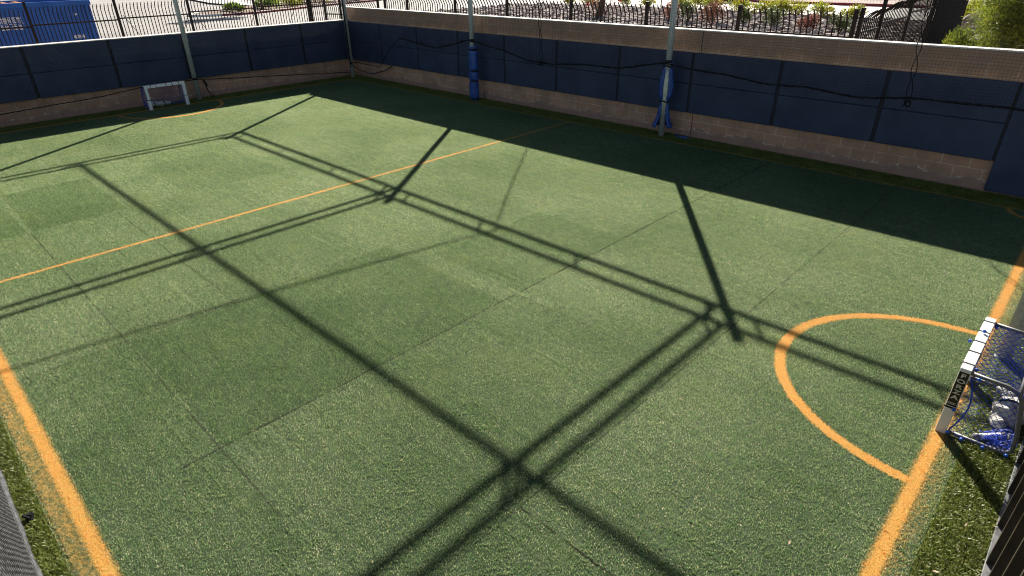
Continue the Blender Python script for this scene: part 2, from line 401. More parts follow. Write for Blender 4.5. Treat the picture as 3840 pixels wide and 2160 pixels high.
def lay(name, me, x0, x1, y0, y1, nx, ny, z, rot):
    o = D.objects.new(name, me); COL.objects.link(o); o.location = ((x0 + x1) / 2, (y0 + y1) / 2, z)
    ng = D.node_groups.new(name + '_grid', 'GeometryNodeTree')
    ng.interface.new_socket('Geometry', in_out='INPUT', socket_type='NodeSocketGeometry'); ng.interface.new_socket('Geometry', in_out='OUTPUT', socket_type='NodeSocketGeometry')
    N = ng.nodes.new; L = ng.links.new
    gi, go = N('NodeGroupInput'), N('NodeGroupOutput')
    gr = N('GeometryNodeMeshGrid'); tx, ty = (x1 - x0) / nx, (y1 - y0) / ny
    gr.inputs['Size X'].default_value = (x1 - x0) - tx if nx > 1 else .001; gr.inputs['Size Y'].default_value = (y1 - y0) - ty if ny > 1 else .001
    gr.inputs['Vertices X'].default_value = nx; gr.inputs['Vertices Y'].default_value = ny
    if nx == 1 or ny == 1:                                     # a row of tiles
        gr = N('GeometryNodeMeshLine'); gr.mode = 'OFFSET'; gr.inputs['Count'].default_value = max(nx, ny)
        st = Vector((-(x1 - x0) / 2 + tx / 2, 0, 0)) if nx > 1 else Vector((0, -(y1 - y0) / 2 + ty / 2, 0))
        gr.inputs['Start Location'].default_value = st; gr.inputs['Offset'].default_value = (tx if nx > 1 else 0, ty if ny > 1 else 0, 0)
    ip = N('GeometryNodeInstanceOnPoints'); L(gr.outputs[0], ip.inputs['Points']); L(gi.outputs[0], ip.inputs['Instance'])
    rv = N('FunctionNodeRandomValue'); rv.data_type = 'INT'
    mins = [s for s in rv.inputs if s.name == 'Min' and s.type == 'INT'][0]; maxs = [s for s in rv.inputs if s.name == 'Max' and s.type == 'INT'][0]
    mins.default_value = 0; maxs.default_value = 3 if rot == 90 else 1
    ov = [s for s in rv.outputs if s.type == 'INT'][0]
    mm = N('ShaderNodeMath'); mm.operation = 'MULTIPLY'; L(ov, mm.inputs[0]); mm.inputs[1].default_value = math.pi / 2 if rot == 90 else math.pi
    cb = N('ShaderNodeCombineXYZ'); L(mm.outputs[0], cb.inputs[2]); L(cb.outputs[0], ip.inputs['Rotation'])
    L(ip.outputs[0], go.inputs[0])
    md = o.modifiers.new('layout', 'NODES'); md.node_group = ng
    o['kind'] = 'stuff'; return o
lay('turf_fibres', tile_mesh('turf_tile', 1.0, 1.0, 17000, .007, .016, .0034, .5, 1, M_blade), .62, 19.54, -12.44, -.6, 19, 12, .005, 90)
lay('border_grass', tile_mesh('border_tile_long', 1.0, .585, 5200, .02, .042, .006, .6, 2, M_bblade), .0, 20.0, -.59, -.005, 20, 1, .001, 180)
lay('border_grass', tile_mesh('border_tile_short', .6, 1.0, 5200, .02, .042, .006, .6, 3, M_bblade), .01, .61, -12.59, -.59, 1, 12, .001, 180)
lay('border_grass', tile_mesh('border_tile_right', .325, 1.0, 5200, .02, .042, .0048, .6, 4, M_bblade), 19.545, 19.87, -12.59, -.59, 1, 12, .001, 180)
lay('border_grass', tile_mesh('border_tile_near', 1.0, .14, 2300, .02, .042, .0048, .6, 5, M_bblade), .6, 19.6, -12.585, -12.445, 19, 1, .001, 180)

# ------------------------------------------------------------------ block walls
WA, WB = 2.165, 1.782
t = thing('block_wall', 'long tan concrete block wall with a pale cap and navy wall pads', 'wall', (10, .1, 0))
MA = wall_mat('block_long', 'x', -15.14 + .2032 + 40.64, WA); MB_ = wall_mat('block_short', 'y', 40.64, WB + 1)
bm = B(); box(bm, -.2, 24, 0, .2, -.2, WA); obj('masonry', bm, MA, t)
bm = B(); box(bm, -.215, 24, -.006, .21, WA, WA + .022, .004, 1); obj('cap', bm, M_cap, t)
bm = B()
for x, z0, z1 in ((6.59, 0, WA), (13.11, 0, WA), (19.7, 0, WA)): box(bm, x - .007, x + .007, -.003, .01, z0, z1)
obj('control_joint', bm, M_trim, t)
t2 = thing('block_wall', 'short tan concrete block wall with navy pads reaching its pale cap', 'wall', (-.1, -7, 0))
bm = B(); box(bm, -.2, 0, -16, -.002, -.2, WB); obj('masonry', bm, MB_, t2)
bm = B(); box(bm, -.21, .085, -16, -.004, WB, WB + .022, .004, 1); obj('cap', bm, M_cap, t2)

ORD = ['first', 'second', 'third', 'fourth', 'fifth', 'sixth', 'seventh', 'eighth', 'ninth', 'tenth', 'eleventh', 'twelfth']
JA = [0.0, 1.835, 3.735, 5.605, 7.46, 9.28, 11.14, 12.98, 14.83, 16.66, 18.48]
for i in range(len(JA) - 1):
    x0, x1 = JA[i] + (.06 if i == 0 else .03), JA[i + 1] - .03
    p = thing('wall_pad', 'navy wall pad on the long wall, %s from the far corner' % ORD[i], 'wall pad', ((x0 + x1) / 2, 0, .53), 'navy pads on the long wall')
    bm = B(); box(bm, x0, x1, -.052, -.002, .53, 1.128, .014, 2); obj('lower_cushion', bm, M_pad, p)
    bm = B(); box(bm, x0, x1, -.052, -.002, 1.134, 1.752, .014, 2); obj('upper_cushion', bm, M_pad, p)
p = thing('wall_pad', 'tall navy pad on the long wall reaching down almost to the turf', 'wall pad', (19.4, 0, .05))
bm = B(); box(bm, 18.49, 20.3, -.058, -.002, .05, 1.752, .014, 2); obj('cushion', bm, M_pad, p)
bm = B()
for x in JA[1:]: box(bm, x - .024, x + .024, -.03, -.001, .535, 1.748)
obj('joint_strip', bm, M_trim, t)
JB = [-.14, -1.83, -3.67, -5.5, -7.35, -9.23, -11.07, -12.9]
for i in range(len(JB) - 1):
    y0, y1 = JB[i + 1] + .035, JB[i] - (.035 if i else -.05)
    p = thing('wall_pad', 'navy wall pad on the short wall, %s from the far corner' % ORD[i], 'wall pad', (0, (y0 + y1) / 2, .57), 'navy pads on the short wall')
    bm = B(); box(bm, .002, .072, y0, y1, .57, 1.168, .014, 2); obj('lower_cushion', bm, M_pad, p)
    bm = B(); box(bm, .002, .072, y0, y1, 1.174, WB - .002, .014, 2); obj('upper_cushion', bm, M_pad, p)
bm = B()
for y in JB[1:-1]: box(bm, .001, .03, y - .028, y + .028, .575, WB - .004)
obj('joint_strip', bm, M_trim, t2)

# ------------------------------------------------------------------ net poles, trusses
PH = 4.8
def pole(x, y, label, strap_z=None, low=0):
    p = thing('net_pole', label, 'pole', (x, y, 0), 'tall steel net poles')
    bm = B(); tube(bm, [(x, y, -.05), (x, y, PH)], .064, 20); obj('shaft', bm, M_galv, p, True)
    bm = B(); tube(bm, [(x, y, PH - .04), (x, y, PH + .015), (x, y, PH + .03)], [.07, .07, .03], 16); obj('end_cap', bm, M_galv, p)
    bm = B(); tube(bm, [(x, y, .004), (x, y, .012)], .075, 16); obj('collar', bm, M_galv, p)
    if strap_z: bm = B(); tube(bm, [(x, y, strap_z - .03), (x, y, strap_z + .03)], .07, 16); obj('strap', bm, M_strap, p)
    return p
YP = -.34
pole(.41, YP, 'grey steel net pole in the corner of the two walls')
pole(6.52, YP, 'grey steel net pole with a strapped blue pad around its foot', 1.6)
pole(12.58, YP, 'grey steel net pole by the long wall with a drooping blue pad', 1.58)
pole(.3, -5.5, 'grey steel net pole beside the small white goal at the short wall', .6)
pole(19.56, -5.5, 'grey steel net pole just behind the nearer goal at the right edge')
pole(19.56, YP, 'grey steel net pole out of the frame at the right end of the long wall')
for x in (.41, 6.46, 12.5): pole(x, -12.72, 'grey steel net pole on the near side, %s' % {.41: 'at the far end', 6.46: 'between the other two', 12.5: 'nearest the camera'}[x])
def rails(name, label, a, b_, off, stubs, r=.035):
    a, b_ = Vector(a), Vector(b_); p = thing(name, label, 'truss', (a + b_) / 2, 'overhead double-pipe net trusses')
    for nm, z in (('bottom_chord', 4.44), ('top_chord', 4.68)):
        bm = B(); tube(bm, [(a.x, a.y, z), (b_.x, b_.y, z)], r, 10); obj(nm, bm, M_galv, p, True)
    for s in stubs:
        q = a.lerp(b_, s); bm = B(); tube(bm, [(q.x, q.y, 4.44), (q.x, q.y, 4.68)], .025, 8); obj('stub_post', bm, M_galv, p, True)
def st(xs): return [(x - .41) / (19.56 - .41) for x in xs]
rails('net_truss', 'long overhead double pipe truss along the long wall, carried by its poles', (.41, YP, 0), (19.56, YP, 0), 0, st([.7, 2.6, 4.55, 6.2, 6.85, 8.63, 10.45, 12.32, 12.9, 14.6, 16.6, 18.4]))
for x, nm in ((.41, 'beside the short wall'), (6.45, 'across the middle of the pitch'), (12.46, 'across the pitch nearest the camera')):
    rails('net_truss', 'overhead double pipe truss %s' % nm, (x, YP - .06, 0), (x, -12.72, 0), 0, [.02, .26, .27, .5, .75, .97])
p = thing('net_beam', 'single overhead pipe running lengthwise above the pitch, crossing the double pipe trusses', 'beam', (9, -3.52, 4.56))
bm = B(); tube(bm, [(.41, -3.52, 4.56), (19.5, -3.52, 4.56)], .034, 12); obj('pipe', bm, M_galv, p, True)
bm = B(); n_ = 24; tube(bm, [(9.12 - 1.6 * i / n_, -.4 - 11.8 * i / n_, 4.4 - .25 * math.sin(math.pi * i / n_)) for i in range(n_ + 1)], .016, 6)
tag(obj('pulley_rope', bm, M_rope), 'thin dark pull rope strung overhead across the pitch', 'rope')

# ------------------------------------------------------------------ barrier nets
def hemA(x):
    kp = [(.4, .5), (.9, .55), (2.2, .5), (3.0, 1.2), (3.44, 1.45), (5.14, 1.30), (6.42, 1.6), (6.81, 1.57), (7.74, 1.45), (8.61, 1.27), (9.54, 1.26), (10.68, 1.35), (11.4, 1.33), (12.55, 1.56), (13.16, 1.49), (13.95, 1.45), (14.79, 1.36), (15.47, 1.40), (16.4, 1.32), (17.24, 1.41), (18.6, 1.43), (20, 1.45)]
    for i in range(len(kp) - 1):
        if x <= kp[i + 1][0]:
            f = (x - kp[i][0]) / (kp[i + 1][0] - kp[i][0]); return kp[i][1] + (kp[i + 1][1] - kp[i][1]) * f
    return kp[-1][1]
def hemB(y):
    kp = [(-.34, .18), (-3.3, .42), (-5.6, .6), (-7.0, .58), (-7.9, .5), (-10.2, .38), (-12.7, .4)]
    for i in range(len(kp) - 1):
        if y >= kp[i + 1][0]:
            f = (y - kp[i][0]) / (kp[i + 1][0] - kp[i][0]); return kp[i][1] + (kp[i + 1][1] - kp[i][1]) * f
    return .4
def barrier(label, u0, u1, hem, fixed, axis, cell, rad):
    p = thing('barrier_net', label, 'net', ((u0 + u1) / 2, fixed, 2) if axis == 'x' else (fixed, (u0 + u1) / 2, 2))
    def pt(u, z):
        d = .05 * nz(u, z, fixed, .7) + .02 * nz(u, z, 3 + fixed, 2.5); du = .025 * nz(u, z, 9, 1.6); zz = z + .02 * nz(u, z, 21, 1.3)
        return (u + du, fixed + d, zz) if axis == 'x' else (fixed - d, u + du, zz)
    bm = B(); n = int(abs(u1 - u0) / cell)
    for i in range(n + 1):
        u = u0 + (u1 - u0) * i / n; h = hem(u); m = 12
        tube(bm, [pt(u, h + (4.44 - h) * k / m) for k in range(m + 1)], rad, 3, cap=False)
    z = .2; m = int(abs(u1 - u0) / .22)
    while z < 4.44:
        run = []
        for k in range(m + 1):
            u = u0 + (u1 - u0) * k / m
            if z > hem(u): run.append(pt(u, z))
            else:
                if len(run) > 1: tube(bm, run, rad, 3, cap=False)
                run = []
        if len(run) > 1: tube(bm, run, rad, 3, cap=False)
        z += cell
    obj('mesh', bm, M_net, p)
    bm = B(); m = int(abs(u1 - u0) / .035); pts = []; rs = []
    for k in range(m + 1):
        u = u0 + (u1 - u0) * k / m; q = Vector(pt(u, hem(u)))
        thick = (.009 + .008 * (.5 + nz(u * 3, 1)) + .010 * random.random()) if axis == 'x' and u > 3.4 else .011
        q.z += .012 * (random.random() - .5); pts.append(q); rs.append(max(.008, thick))
    tube(bm, pts, rs, 6); obj('bottom_rope', bm, M_rope, p)
    return p
barrier('fine black netting in front of the long wall with its bottom rope bunched up', .45, 19.5, hemA, -.43, 'x', .05, .0013)
barrier('fine black netting hanging in front of the short wall down to a low rope', -.45, -12.6, hemB, .47, 'y', .05, .0011)
def loops(x, z0, z1, seed, label):
    rd = random.Random(seed); bm = B(); z = z1; xx = x
    for strand in (-1, 1):
        pts = []
        for k in range(61):
            f = k / 60; z = z1 + (z0 - z1) * f
            pts.append((x + strand * .027 * abs(math.sin(f * 9 * math.pi)) * (.5 + f) + .13 * f * f, -.47 + .01 * strand, z))
        tube(bm, pts, .0075, 5)
    tube(bm, [(x + .13 + .05 * math.cos(a), -.48 + .02 * math.sin(a * 2), z0 - .02 + .05 * math.sin(a * 1.5)) for a in [i * .5 for i in range(22)]], .011, 5)
    tag(obj('tie_rope', bm, M_rope), label, 'rope')
loops(9.02, 1.27, 4.44, 3, 'black looped tie rope hanging between the two blue padded poles')
loops(17.0, 1.35, 4.44, 5, 'black knotted tie rope hanging to the right of the drooping pad')
bm = B(); tube(bm, [(.45, -.4, .5), (.8, -.33, .28), (1.4, -.2, .2), (2.0, -.1, .35), (2.35, -.06, .52)], .012, 6)
tag(obj('slack_rope', bm, M_rope), 'slack black rope drooping from the corner pole to the first pad', 'rope')
bm = B(); tube(bm, [(.47 + .02 * nz(k, 2), -.42 + .02 * nz(k, 5), .35 + 4.1 * k / 30) for k in range(31)], [.02 + .014 * abs(nz(k, 8)) * 2 for k in range(31)], 6)
tag(obj('net_bundle', bm, M_net), 'gathered black net edge running up the corner pole', 'net')
bm = B(); tube(bm, [(.47, -5.36, .6), (.44, -5.3, .45), (.43, -5.27, .3), (.42, -5.2, .12), (.4, -5.16, .06), (.44, -5.13, .1), (.44, -5.16, .16)], .012, 6); tube(bm, [(.46, -5.33, .55), (.45, -5.28, .44), (.46, -5.27, .38)], .03, 6)
tag(obj('loose_rope', bm, M_rope), 'loose black rope end dangling beside the pole next to the small white goal', 'rope')
bm = B(); tube(bm, [(12.86 + .04 * i * .6, -.2 + .05 * math.sin(i * 1.7), .035 + .012 * math.cos(i * 2.3)) for i in range(14)], .012, 6)
tag(obj('rope_scrap', bm, M_ball), 'scrap of blue rope lying on the grass at the foot of the long wall', 'rope')

# ------------------------------------------------------------------ pole pads
p = thing('pole_pad', 'blue vinyl pole pad bound with four black straps', 'pole pad', (6.56, YP, 0))
bm = B(); NR, NA = 44, 28; rings = []
for i in range(NR + 1):
    z = .01 + 1.43 * i / NR; ring = []
    for k in range(NA):
        a = 2 * math.pi * k / NA
        r = .122 + .010 * nz(math.cos(a) * 2, z * 3, math.sin(a) * 2) + .008 * nz(a, z * 9)
        for s in (1.366, .81, .548, .063): r -= .022 * math.exp(-((z - s) / .035) ** 2)
        r += .03 * max(0, math.cos(a - math.radians(215))) ** 8 * (1 if .1 < z < 1.2 else .3)
        ring.append(bm.verts.new((6.56 + math.cos(a) * r, YP + math.sin(a) * r * .95, z)))
    rings.append(ring)
for i in range(NR):
    for k in range(NA): bm.faces.new((rings[i][k], rings[i][(k + 1) % NA], rings[i + 1][(k + 1) % NA], rings[i + 1][k]))
bm.faces.new(rings[-1]); bm.faces.new(rings[0][::-1]); obj('cover', bm, M_blue, p, True)
for s in (1.366, .81, .548, .063):
    bm = B(); tube(bm, [(6.56, YP, s - .028), (6.56, YP, s - .022), (6.56, YP, s + .022), (6.56, YP, s + .028)], [.108, .114, .114, .108], 28)
    for v in bm.verts: v.co.y = YP + (v.co.y - YP) * .96
    obj('strap', bm, M_strap, p, True)
p = thing('pole_pad', 'blue pole pad sagging open around its pole, tied at neck and waist', 'pole pad', (12.58, YP, .2))
prof = [(1.55, .11, 25), (1.50, .085, 12), (1.45, .10, 16), (1.35, .135, 24), (1.2, .16, 34), (1.05, .17, 38), (.92, .165, 36), (.83, .13, 24), (.77, .088, 6), (.72, .10, 10), (.6, .135, 30), (.48, .155, 38), (.36, .19, 44), (.27, .235, 50), (.21, .25, 52)]
open_a = math.atan2(-12.29 + .34, 19.48 - 12.58) - math.radians(6)
def prof_at(z):
    for i in range(len(prof) - 1):
        if prof[i][0] >= z >= prof[i + 1][0]:
            f = (prof[i][0] - z) / (prof[i][0] - prof[i + 1][0]); f = f * f * (3 - 2 * f)
            return [prof[i][k] + (prof[i + 1][k] - prof[i][k]) * f for k in (1, 2)]
bm = B(); NR, NA = 60, 40; outer = []; inner = []
for i in range(NR + 1):
    z = 1.55 - 1.34 * i / NR; r0, oh = prof_at(min(1.55, max(.21, z))); ro = []; ri = []
    for k in range(NA + 1):
        a = open_a + math.radians(oh) + (2 * math.pi - 2 * math.radians(oh)) * k / NA
        edge = min(k, NA - k) / NA
        r = r0 * .88 * (1 + .10 * nz(math.cos(a) * 3, z * 4, math.sin(a) * 3)) + .012 * nz(a * 2, z * 11)
        if edge < .12: r -= .03 * (1 - edge / .12) * (r0 / .17)
        th = .035 if r0 > .12 else .02
        cx, cy = 12.58 - .02 * math.cos(open_a), YP - .02 * math.sin(open_a)
        lr = math.cos(a - open_a - math.pi / 2)
        ro.append(bm.verts.new((cx + math.cos(a) * r, cy + math.sin(a) * r, z))); ri.append(bm.verts.new((cx + math.cos(a) * max(.062, r - th), cy + math.sin(a) * max(.062, r - th), z)))
    outer.append(ro); inner.append(ri)
for i in range(NR):
    for k in range(NA):
        bm.faces.new((outer[i][k], outer[i][k + 1], outer[i + 1][k + 1], outer[i + 1][k])); bm.faces.new((inner[i][k + 1], inner[i][k], inner[i + 1][k], inner[i + 1][k + 1]))
    for k, A_ in ((0, 0), (NA, 1)):
        q = (outer[i][k], outer[i + 1][k], inner[i + 1][k], inner[i][k]); bm.faces.new(q if A_ else q[::-1])
for i in (0, NR):
    for k in range(NA): bm.faces.new((outer[i][k], outer[i][k + 1], inner[i][k + 1], inner[i][k]))
bmesh.ops.recalc_face_normals(bm, faces=bm.faces)
obj('cover', bm, M_blue, p, True)
for z, r in ((1.492, .093), (.772, .098)):
    bm = B(); tube(bm, [(12.58 + math.cos(a) * r, YP + math.sin(a) * r, z + .012 * math.sin(a * 3)) for a in [2 * math.pi * i / 24 for i in range(24)]], .014, 6, closed=True); obj('tie', bm, M_strap, p, True)
bm = B(); tube(bm, [(12.58, YP, .5), (12.58, YP, 1.4)], .0665, 16); obj('pole_sleeve', bm, M_cream, p, True)

# ------------------------------------------------------------------ goals
def goal(label, gx, y0, y1, back, shaded_text):
    """mouth in the plane x = gx, net towards back (+1 / -1); posts at y0 (near) and y1"""
    s = back; p = thing('mini_goal', label, 'goal', (gx, (y0 + y1) / 2, 0), 'small white practice goals'); W_, H_ = .075, .645
    xf, xb = gx - s * .035, gx + s * .04; xa, xz = min(xf, xb), max(xf, xb)
    for y in (y0, y1):
        yy = (y, y + W_) if y == y0 else (y - W_, y)
        bm = B(); box(bm, xa, xz, yy[0], yy[1], .005, H_ - .0015, .006, 2); obj('post', bm, M_white, p)
    bm = B(); box(bm, xa - .0015, xz + .0015, y0 + W_ + .001, y1 - W_ - .001, H_ - W_, H_, .006, 2); obj('crossbar', bm, M_white, p)
    lp = [(.045, .03), (.28, .026), (.41, .03), (.46, .07), (.45, .2), (.41, .4), (.385, .52), (.35, .575), (.28, .6), (.04, .61)]
    def loop(y):
        pts = [(gx + s * a, y, z) for a, z in lp]
        return [Vector(q) for q in pts]
    for y in (y0 + .03, y1 - .03):
        bm = B(); tube(bm, loop(y), .0165, 10); obj('side_tube', bm, M_tube, p, True)
    bm = B(); tube(bm, [(gx + s * .42, y0 + .03, .03), (gx + s * .42, y1 - .03, .03)], .0165, 10); obj('rear_tube', bm, M_tube, p, True)
    bm = B(); tube(bm, [(gx + s * .36, y0 + .03, .565), (gx + s * .36, y1 - .03, .565)], .0165, 10); obj('rear_tube', bm, M_tube, p, True)
    # net: sides, roof and back as knotted twine
    bm = B(); tw = .0024 if s > 0 else .0019; c = .045
    def strand(f, n=10):
        tube(bm, [f(k / n) for k in range(n + 1)], tw, 3, cap=False)
    def patch(f, nu, nv):                                   # diamond mesh over a patch f(u,v)
        for i in range(-nv, nu + 1):
            for sg in (1, -1):
                pts = []
                for k in range(nv + 1):
                    u = (i + k) / nu if sg > 0 else (i + nv - k) / nu
                    if 0 <= u <= 1: pts.append(f(u, k / nv))
                if len(pts) > 1: tube(bm, pts, tw, 3, cap=False)
    wob = lambda a, b_: .02 * nz(a * 4, b_ * 4, gx)
    L_ = loop(y0)
    def along(t):
        q = lp[::-1]; d = [0]
        for i in range(len(q) - 1): d.append(d[-1] + math.hypot(q[i + 1][0] - q[i][0], q[i + 1][1] - q[i][1]))
        tt = t * d[-1]
        for i in range(len(q) - 1):
            if tt <= d[i + 1] + 1e-9:
                f = (tt - d[i]) / max(1e-9, d[i + 1] - d[i]); return q[i][0] + (q[i + 1][0] - q[i][0]) * f, q[i][1] + (q[i + 1][1] - q[i][1]) * f
        return q[-1]
    def top(u, v):
        a, z = along(v * .8); sag = .07 * math.sin(math.pi * u) * math.sin(math.pi * v) + wob(u, v)
        return (gx + s * a - s * sag * .4 * (v > .5), y0 + .03 + (y1 - y0 - .06) * u + wob(v, u), max(.035, z - sag))
    patch(top, 15, 15)
    for y in (y0 + .02, y1 - .02):
        def side(u, v, y=y):
            z = .03 + .57 * v; xa_ = .05; xe = .45 - .09 * v
            return (gx + s * (xa_ + (xe - xa_) * u + wob(u, v)), y + .03 * nz(u * 3, v * 3, y) * (1 if y == y0 else -1), z)
        patch(side, 7, 10)
    if s > 0:
        rd = random.Random(4)                               # loose net heaped in the near rear corner
        for _ in range(10):
            cx, cy = gx + .3 + .12 * rd.random(), y0 + .06 + .16 * rd.random(); r = .03 + .05 * rd.random(); ph = rd.random() * 6
            tube(bm, [(cx + r * math.cos(ph + t_ * .55), cy + r * math.sin(ph + t_ * .6), .04 + .07 * abs(math.sin(t_ * .7 + ph))) for t_ in range(10)], tw * 1.2, 4)
    # the hanging front edge of the side net
    tube(bm, [(gx + s * (.05 + .06 * math.sin(math.pi * k / 12)), y0 + .03, .05 + .53 * k / 12) for k in range(13)], .006, 5)
    obj('goal_net', bm, M_bnet, p)
    # elastic straps round the frame with ball clips
    ys = [y0 + .10 + (y1 - y0 - .2) * f for f in (0, .26, .5, .74, 1)] if s > 0 else [y0 + .17, y0 + .31, y0 + .56, y0 + .72, y1 - .16]
    for y in ys:
        bm = B(); box(bm, xa - .004, xz + .004, y - .007, y + .007, H_ - W_ - .003, H_ + .004); obj('strap', bm, M_strap, p)
    for y in (y0, y1):
        bm = B(); yy = (y, y + W_) if y == y0 else (y - W_, y); box(bm, xa - .003, xz + .003, yy[0] - .003, yy[1] + .003, .262, .278); obj('strap', bm, M_strap, p)
    balls = [(gx + .0, ys[3] - .03, H_ + .02), (xf - .025, ys[2] - .02, H_ - .01), (xb + .02, ys[0] - .02, H_ - .02), (xb + .02, y1 - .06, H_ - .05), (xb + .06, y0 - .005, H_ - .05), (xb - .01, y0 - .018, .27), (xb + .01, y0 - .015, .05), (gx + s * .15, y0 - .012, .03), (gx + s * .29, y0 - .012, .03), (gx + s * .44, y0 - .005, .04)]
    if s < 0: balls = [(xf + .01, ys[2], H_ - .04), (xf + .01, ys[3], H_ - .04), (gx, ys[1], H_ + .015)]
    for q in balls:
        bm = B(); ico(bm, q, .0155, 2); obj('ball_clip', bm, M_ball, p, True)
    # black maker's plate on the outer face of the post nearest the camera
    pl_y = y0 - .0025
    bm = B(); box(bm, xa + .004, xz - .004, pl_y, y0 + .001, .285, .612, .001, 1); pl = obj('label_plate', bm, M_blackpl, p)
    bm = B()
    h = .038
    for i, ch in enumerate('FORZA'):
        zc = .578 - i * .0515
        # letters stand upright across the post, read from the top down, facing -y
        Mx = Matrix.Translation((gx + .0025 * 1, pl_y - .0008, zc)) @ Matrix.Rotation(math.radians(90), 4, 'X')
        text_bm(bm, ch, Mx, .050, .0006, .0016, sx=1.4)
    for z in (.318, .306): box(bm, gx - .026, gx + .026, pl_y - .0012, pl_y + .0002, z - .0022, z + .0022)
    bm2 = bm; lt = obj('lettering', bm2, M_letter, None)
    lt.parent = pl; lt.data.transform(Matrix.Translation(-(Vector(p.location))))
    return p
goal('small white goal at the right edge with a black lettered label', 19.365, -7.125, -6.08, 1, True)
goal('small white practice goal standing in the shade in front of the short wall', .7, -7.0, -5.95, -1, False)
# counterweights lying inside the nets
def bag(name, label, pts, rs, mat, straps):
    p = thing(name, label, 'bag', Vector(pts[0])); bm = B(); tube(bm, pts, rs, 14)
    bmesh.ops.subdivide_edges(bm, edges=bm.edges[:], cuts=1, use_grid_fill=True)
    for v in bm.verts:
        d = nz(v.co.x, v.co.y, v.co.z, 9) * .03 + nz(v.co.x, v.co.y, v.co.z, 22) * .012; v.co += v.co.normalized() * 0 + Vector((d, d * .7, d)); v.co.z = max(.012, v.co.z)
    obj('sack', bm, mat, p, True)
    for c, r, ax in straps:
        bm = B(); c = Vector(c)
        if ax == 'y': tube(bm, [(c.x + math.cos(a) * r, c.y, c.z + math.sin(a) * r * .8) for a in [2 * math.pi * i / 16 for i in range(16)]], .012, 5, closed=True)
        else: tube(bm, [(c.x, c.y + math.cos(a) * r, c.z + math.sin(a) * r * .8) for a in [2 * math.pi * i / 16 for i in range(16)]], .012, 5, closed=True)
        obj('strap', bm, M_strap, p)
p = thing('weight_bag', 'crumpled white weight bag lying inside the nearer goal under its blue net', 'bag', (19.74, -6.55, 0))
bm = B()
for c_, r_, q_ in (((19.73, -6.58, .085), .15, (.75, 1, .55)), ((19.75, -6.42, .075), .13, (.9, .8, .5)), ((19.70, -6.72, .06), .10, (.6, 1, .5))):
    vs = ico(bm, c_, r_, 4, q_)
    for v in vs:
        d = Vector(v.co) - Vector(c_); k_ = .55 * abs(nz(*v.co, 7)) + .3 * nz(v.co.x, v.co.y, v.co.z, 15) + .12 * nz(*v.co, 34)
        v.co = Vector(c_) + d * (.85 + k_); v.co.z = max(.015, v.co.z)
obj('sack', bm, M_bag, p, True)
bm = B(); n_ = 14; g = [[bm.verts.new((19.60 + .26 * a / n_, -6.34 + .13 * b_ / 6 + .03 * math.sin(a * .9), .05 + .045 * math.sin(a * .8 + b_ * .5) ** 2 + .03 * b_ / 6 + .02 * nz(a * .7, b_ * .7))) for b_ in range(7)] for a in range(n_ + 1)]
for a in range(n_):
    for b_ in range(6): bm.faces.new((g[a][b_], g[a + 1][b_], g[a + 1][b_ + 1], g[a][b_ + 1]))
o = obj('flap', bm, M_bag, p, True); o.modifiers.new('thick', 'SOLIDIFY').thickness = .012
bm = B(); tube(bm, [(19.73 + math.cos(a) * .10, -6.54 + .02 * math.sin(a), .09 + math.sin(a) * .085) for a in [2 * math.pi * i / 16 for i in range(16)]], .009, 5, closed=True); obj('strap', bm, M_strap, p)
bag('weight_bag', 'white rolled weight bag with black straps inside the far goal', [(.36, -6.9, .06), (.36, -6.84, .08), (.36, -6.7, .085), (.36, -6.55, .085), (.36, -6.42, .085), (.36, -6.33, .06)], [.02, .065, .075, .075, .07, .03], M_bag, [((.36, -6.76, .085), .08, 'y'), ((.36, -6.5, .085), .08, 'y')])
p = thing('weight_tube', 'pale capped weight tube tangled in blue net at the rear corner of the nearer goal', 'weight', (19.66, -7.0, .04))
bm = B(); tube(bm, [(19.6, -7.03, .04), (19.74, -6.9, .05)], .026, 12); obj('barrel', bm, M_white, p, True)
for a_, b_ in (((19.585, -7.045, .04), (19.605, -7.026, .04)), ((19.74, -6.9, .05), (19.76, -6.882, .052))):
    bm = B(); tube(bm, [a_, b_], .031, 12); obj('end_ring', bm, M_tube, p, True)

# ------------------------------------------------------------------ fence at the right end and screened fence on the camera side
def weave_mat(name, c0, c1, sc):
    b = NB(name); P = b.pos(); X, Y, Z = b.sep(P)
    n = b.noise(b.comb(b.math('MULTIPLY', b.math('ADD', X, Y), sc), 0, b.math('MULTIPLY', Z, sc * .25)), 1, 4, .7)
    n2 = b.noise(b.comb(b.math('MULTIPLY', b.math('ADD', X, Y), sc * .2), 0, b.math('MULTIPLY', Z, sc)), 1, 3, .7)
    f = b.math('MULTIPLY', b.rng(n, .35, .65), b.rng(n2, .3, .62, .4, 1))
    b.bump(n, .5, .006); return b.fin(b.mix(f, c0, c1), .8, .25)
M_scr = weave_mat('dark_screen_weave', (.006, .006, .007), (.22, .22, .22), 120)
M_scr2 = simple('grey_screen_weave', (.07, .073, .08), .85, .2, var=.75, scale=33, bump=.8, bscale=160)
b = NB('worn_bar'); P = b.pos(); M_bar = b.fin(b.mix(b.rng(b.noise(P, 9, 4), .4, .65), (.09, .09, .095), (.17, .17, .17)), .4, .4, .1)
p = thing('screened_fence', 'black steel fence with dark woven screen along the right edge behind the goal line', 'fence', (19.9, -9, 0))
bm = B(); box(bm, 19.872, 19.955, -13, -5.6, .0, .028, .004, 1); obj('base_bar', bm, M_bar, p)
k = 0; y = -12.74
while y < -5.6:
    bm = B(); box(bm, 19.8845, 19.97, y - .006, y + .006, .029, 2.0); box(bm, 19.876, 19.884, y - .016, y + .016, .029, 2.0, .002, 1); obj('upright', bm, M_brownblk, p); y += .40
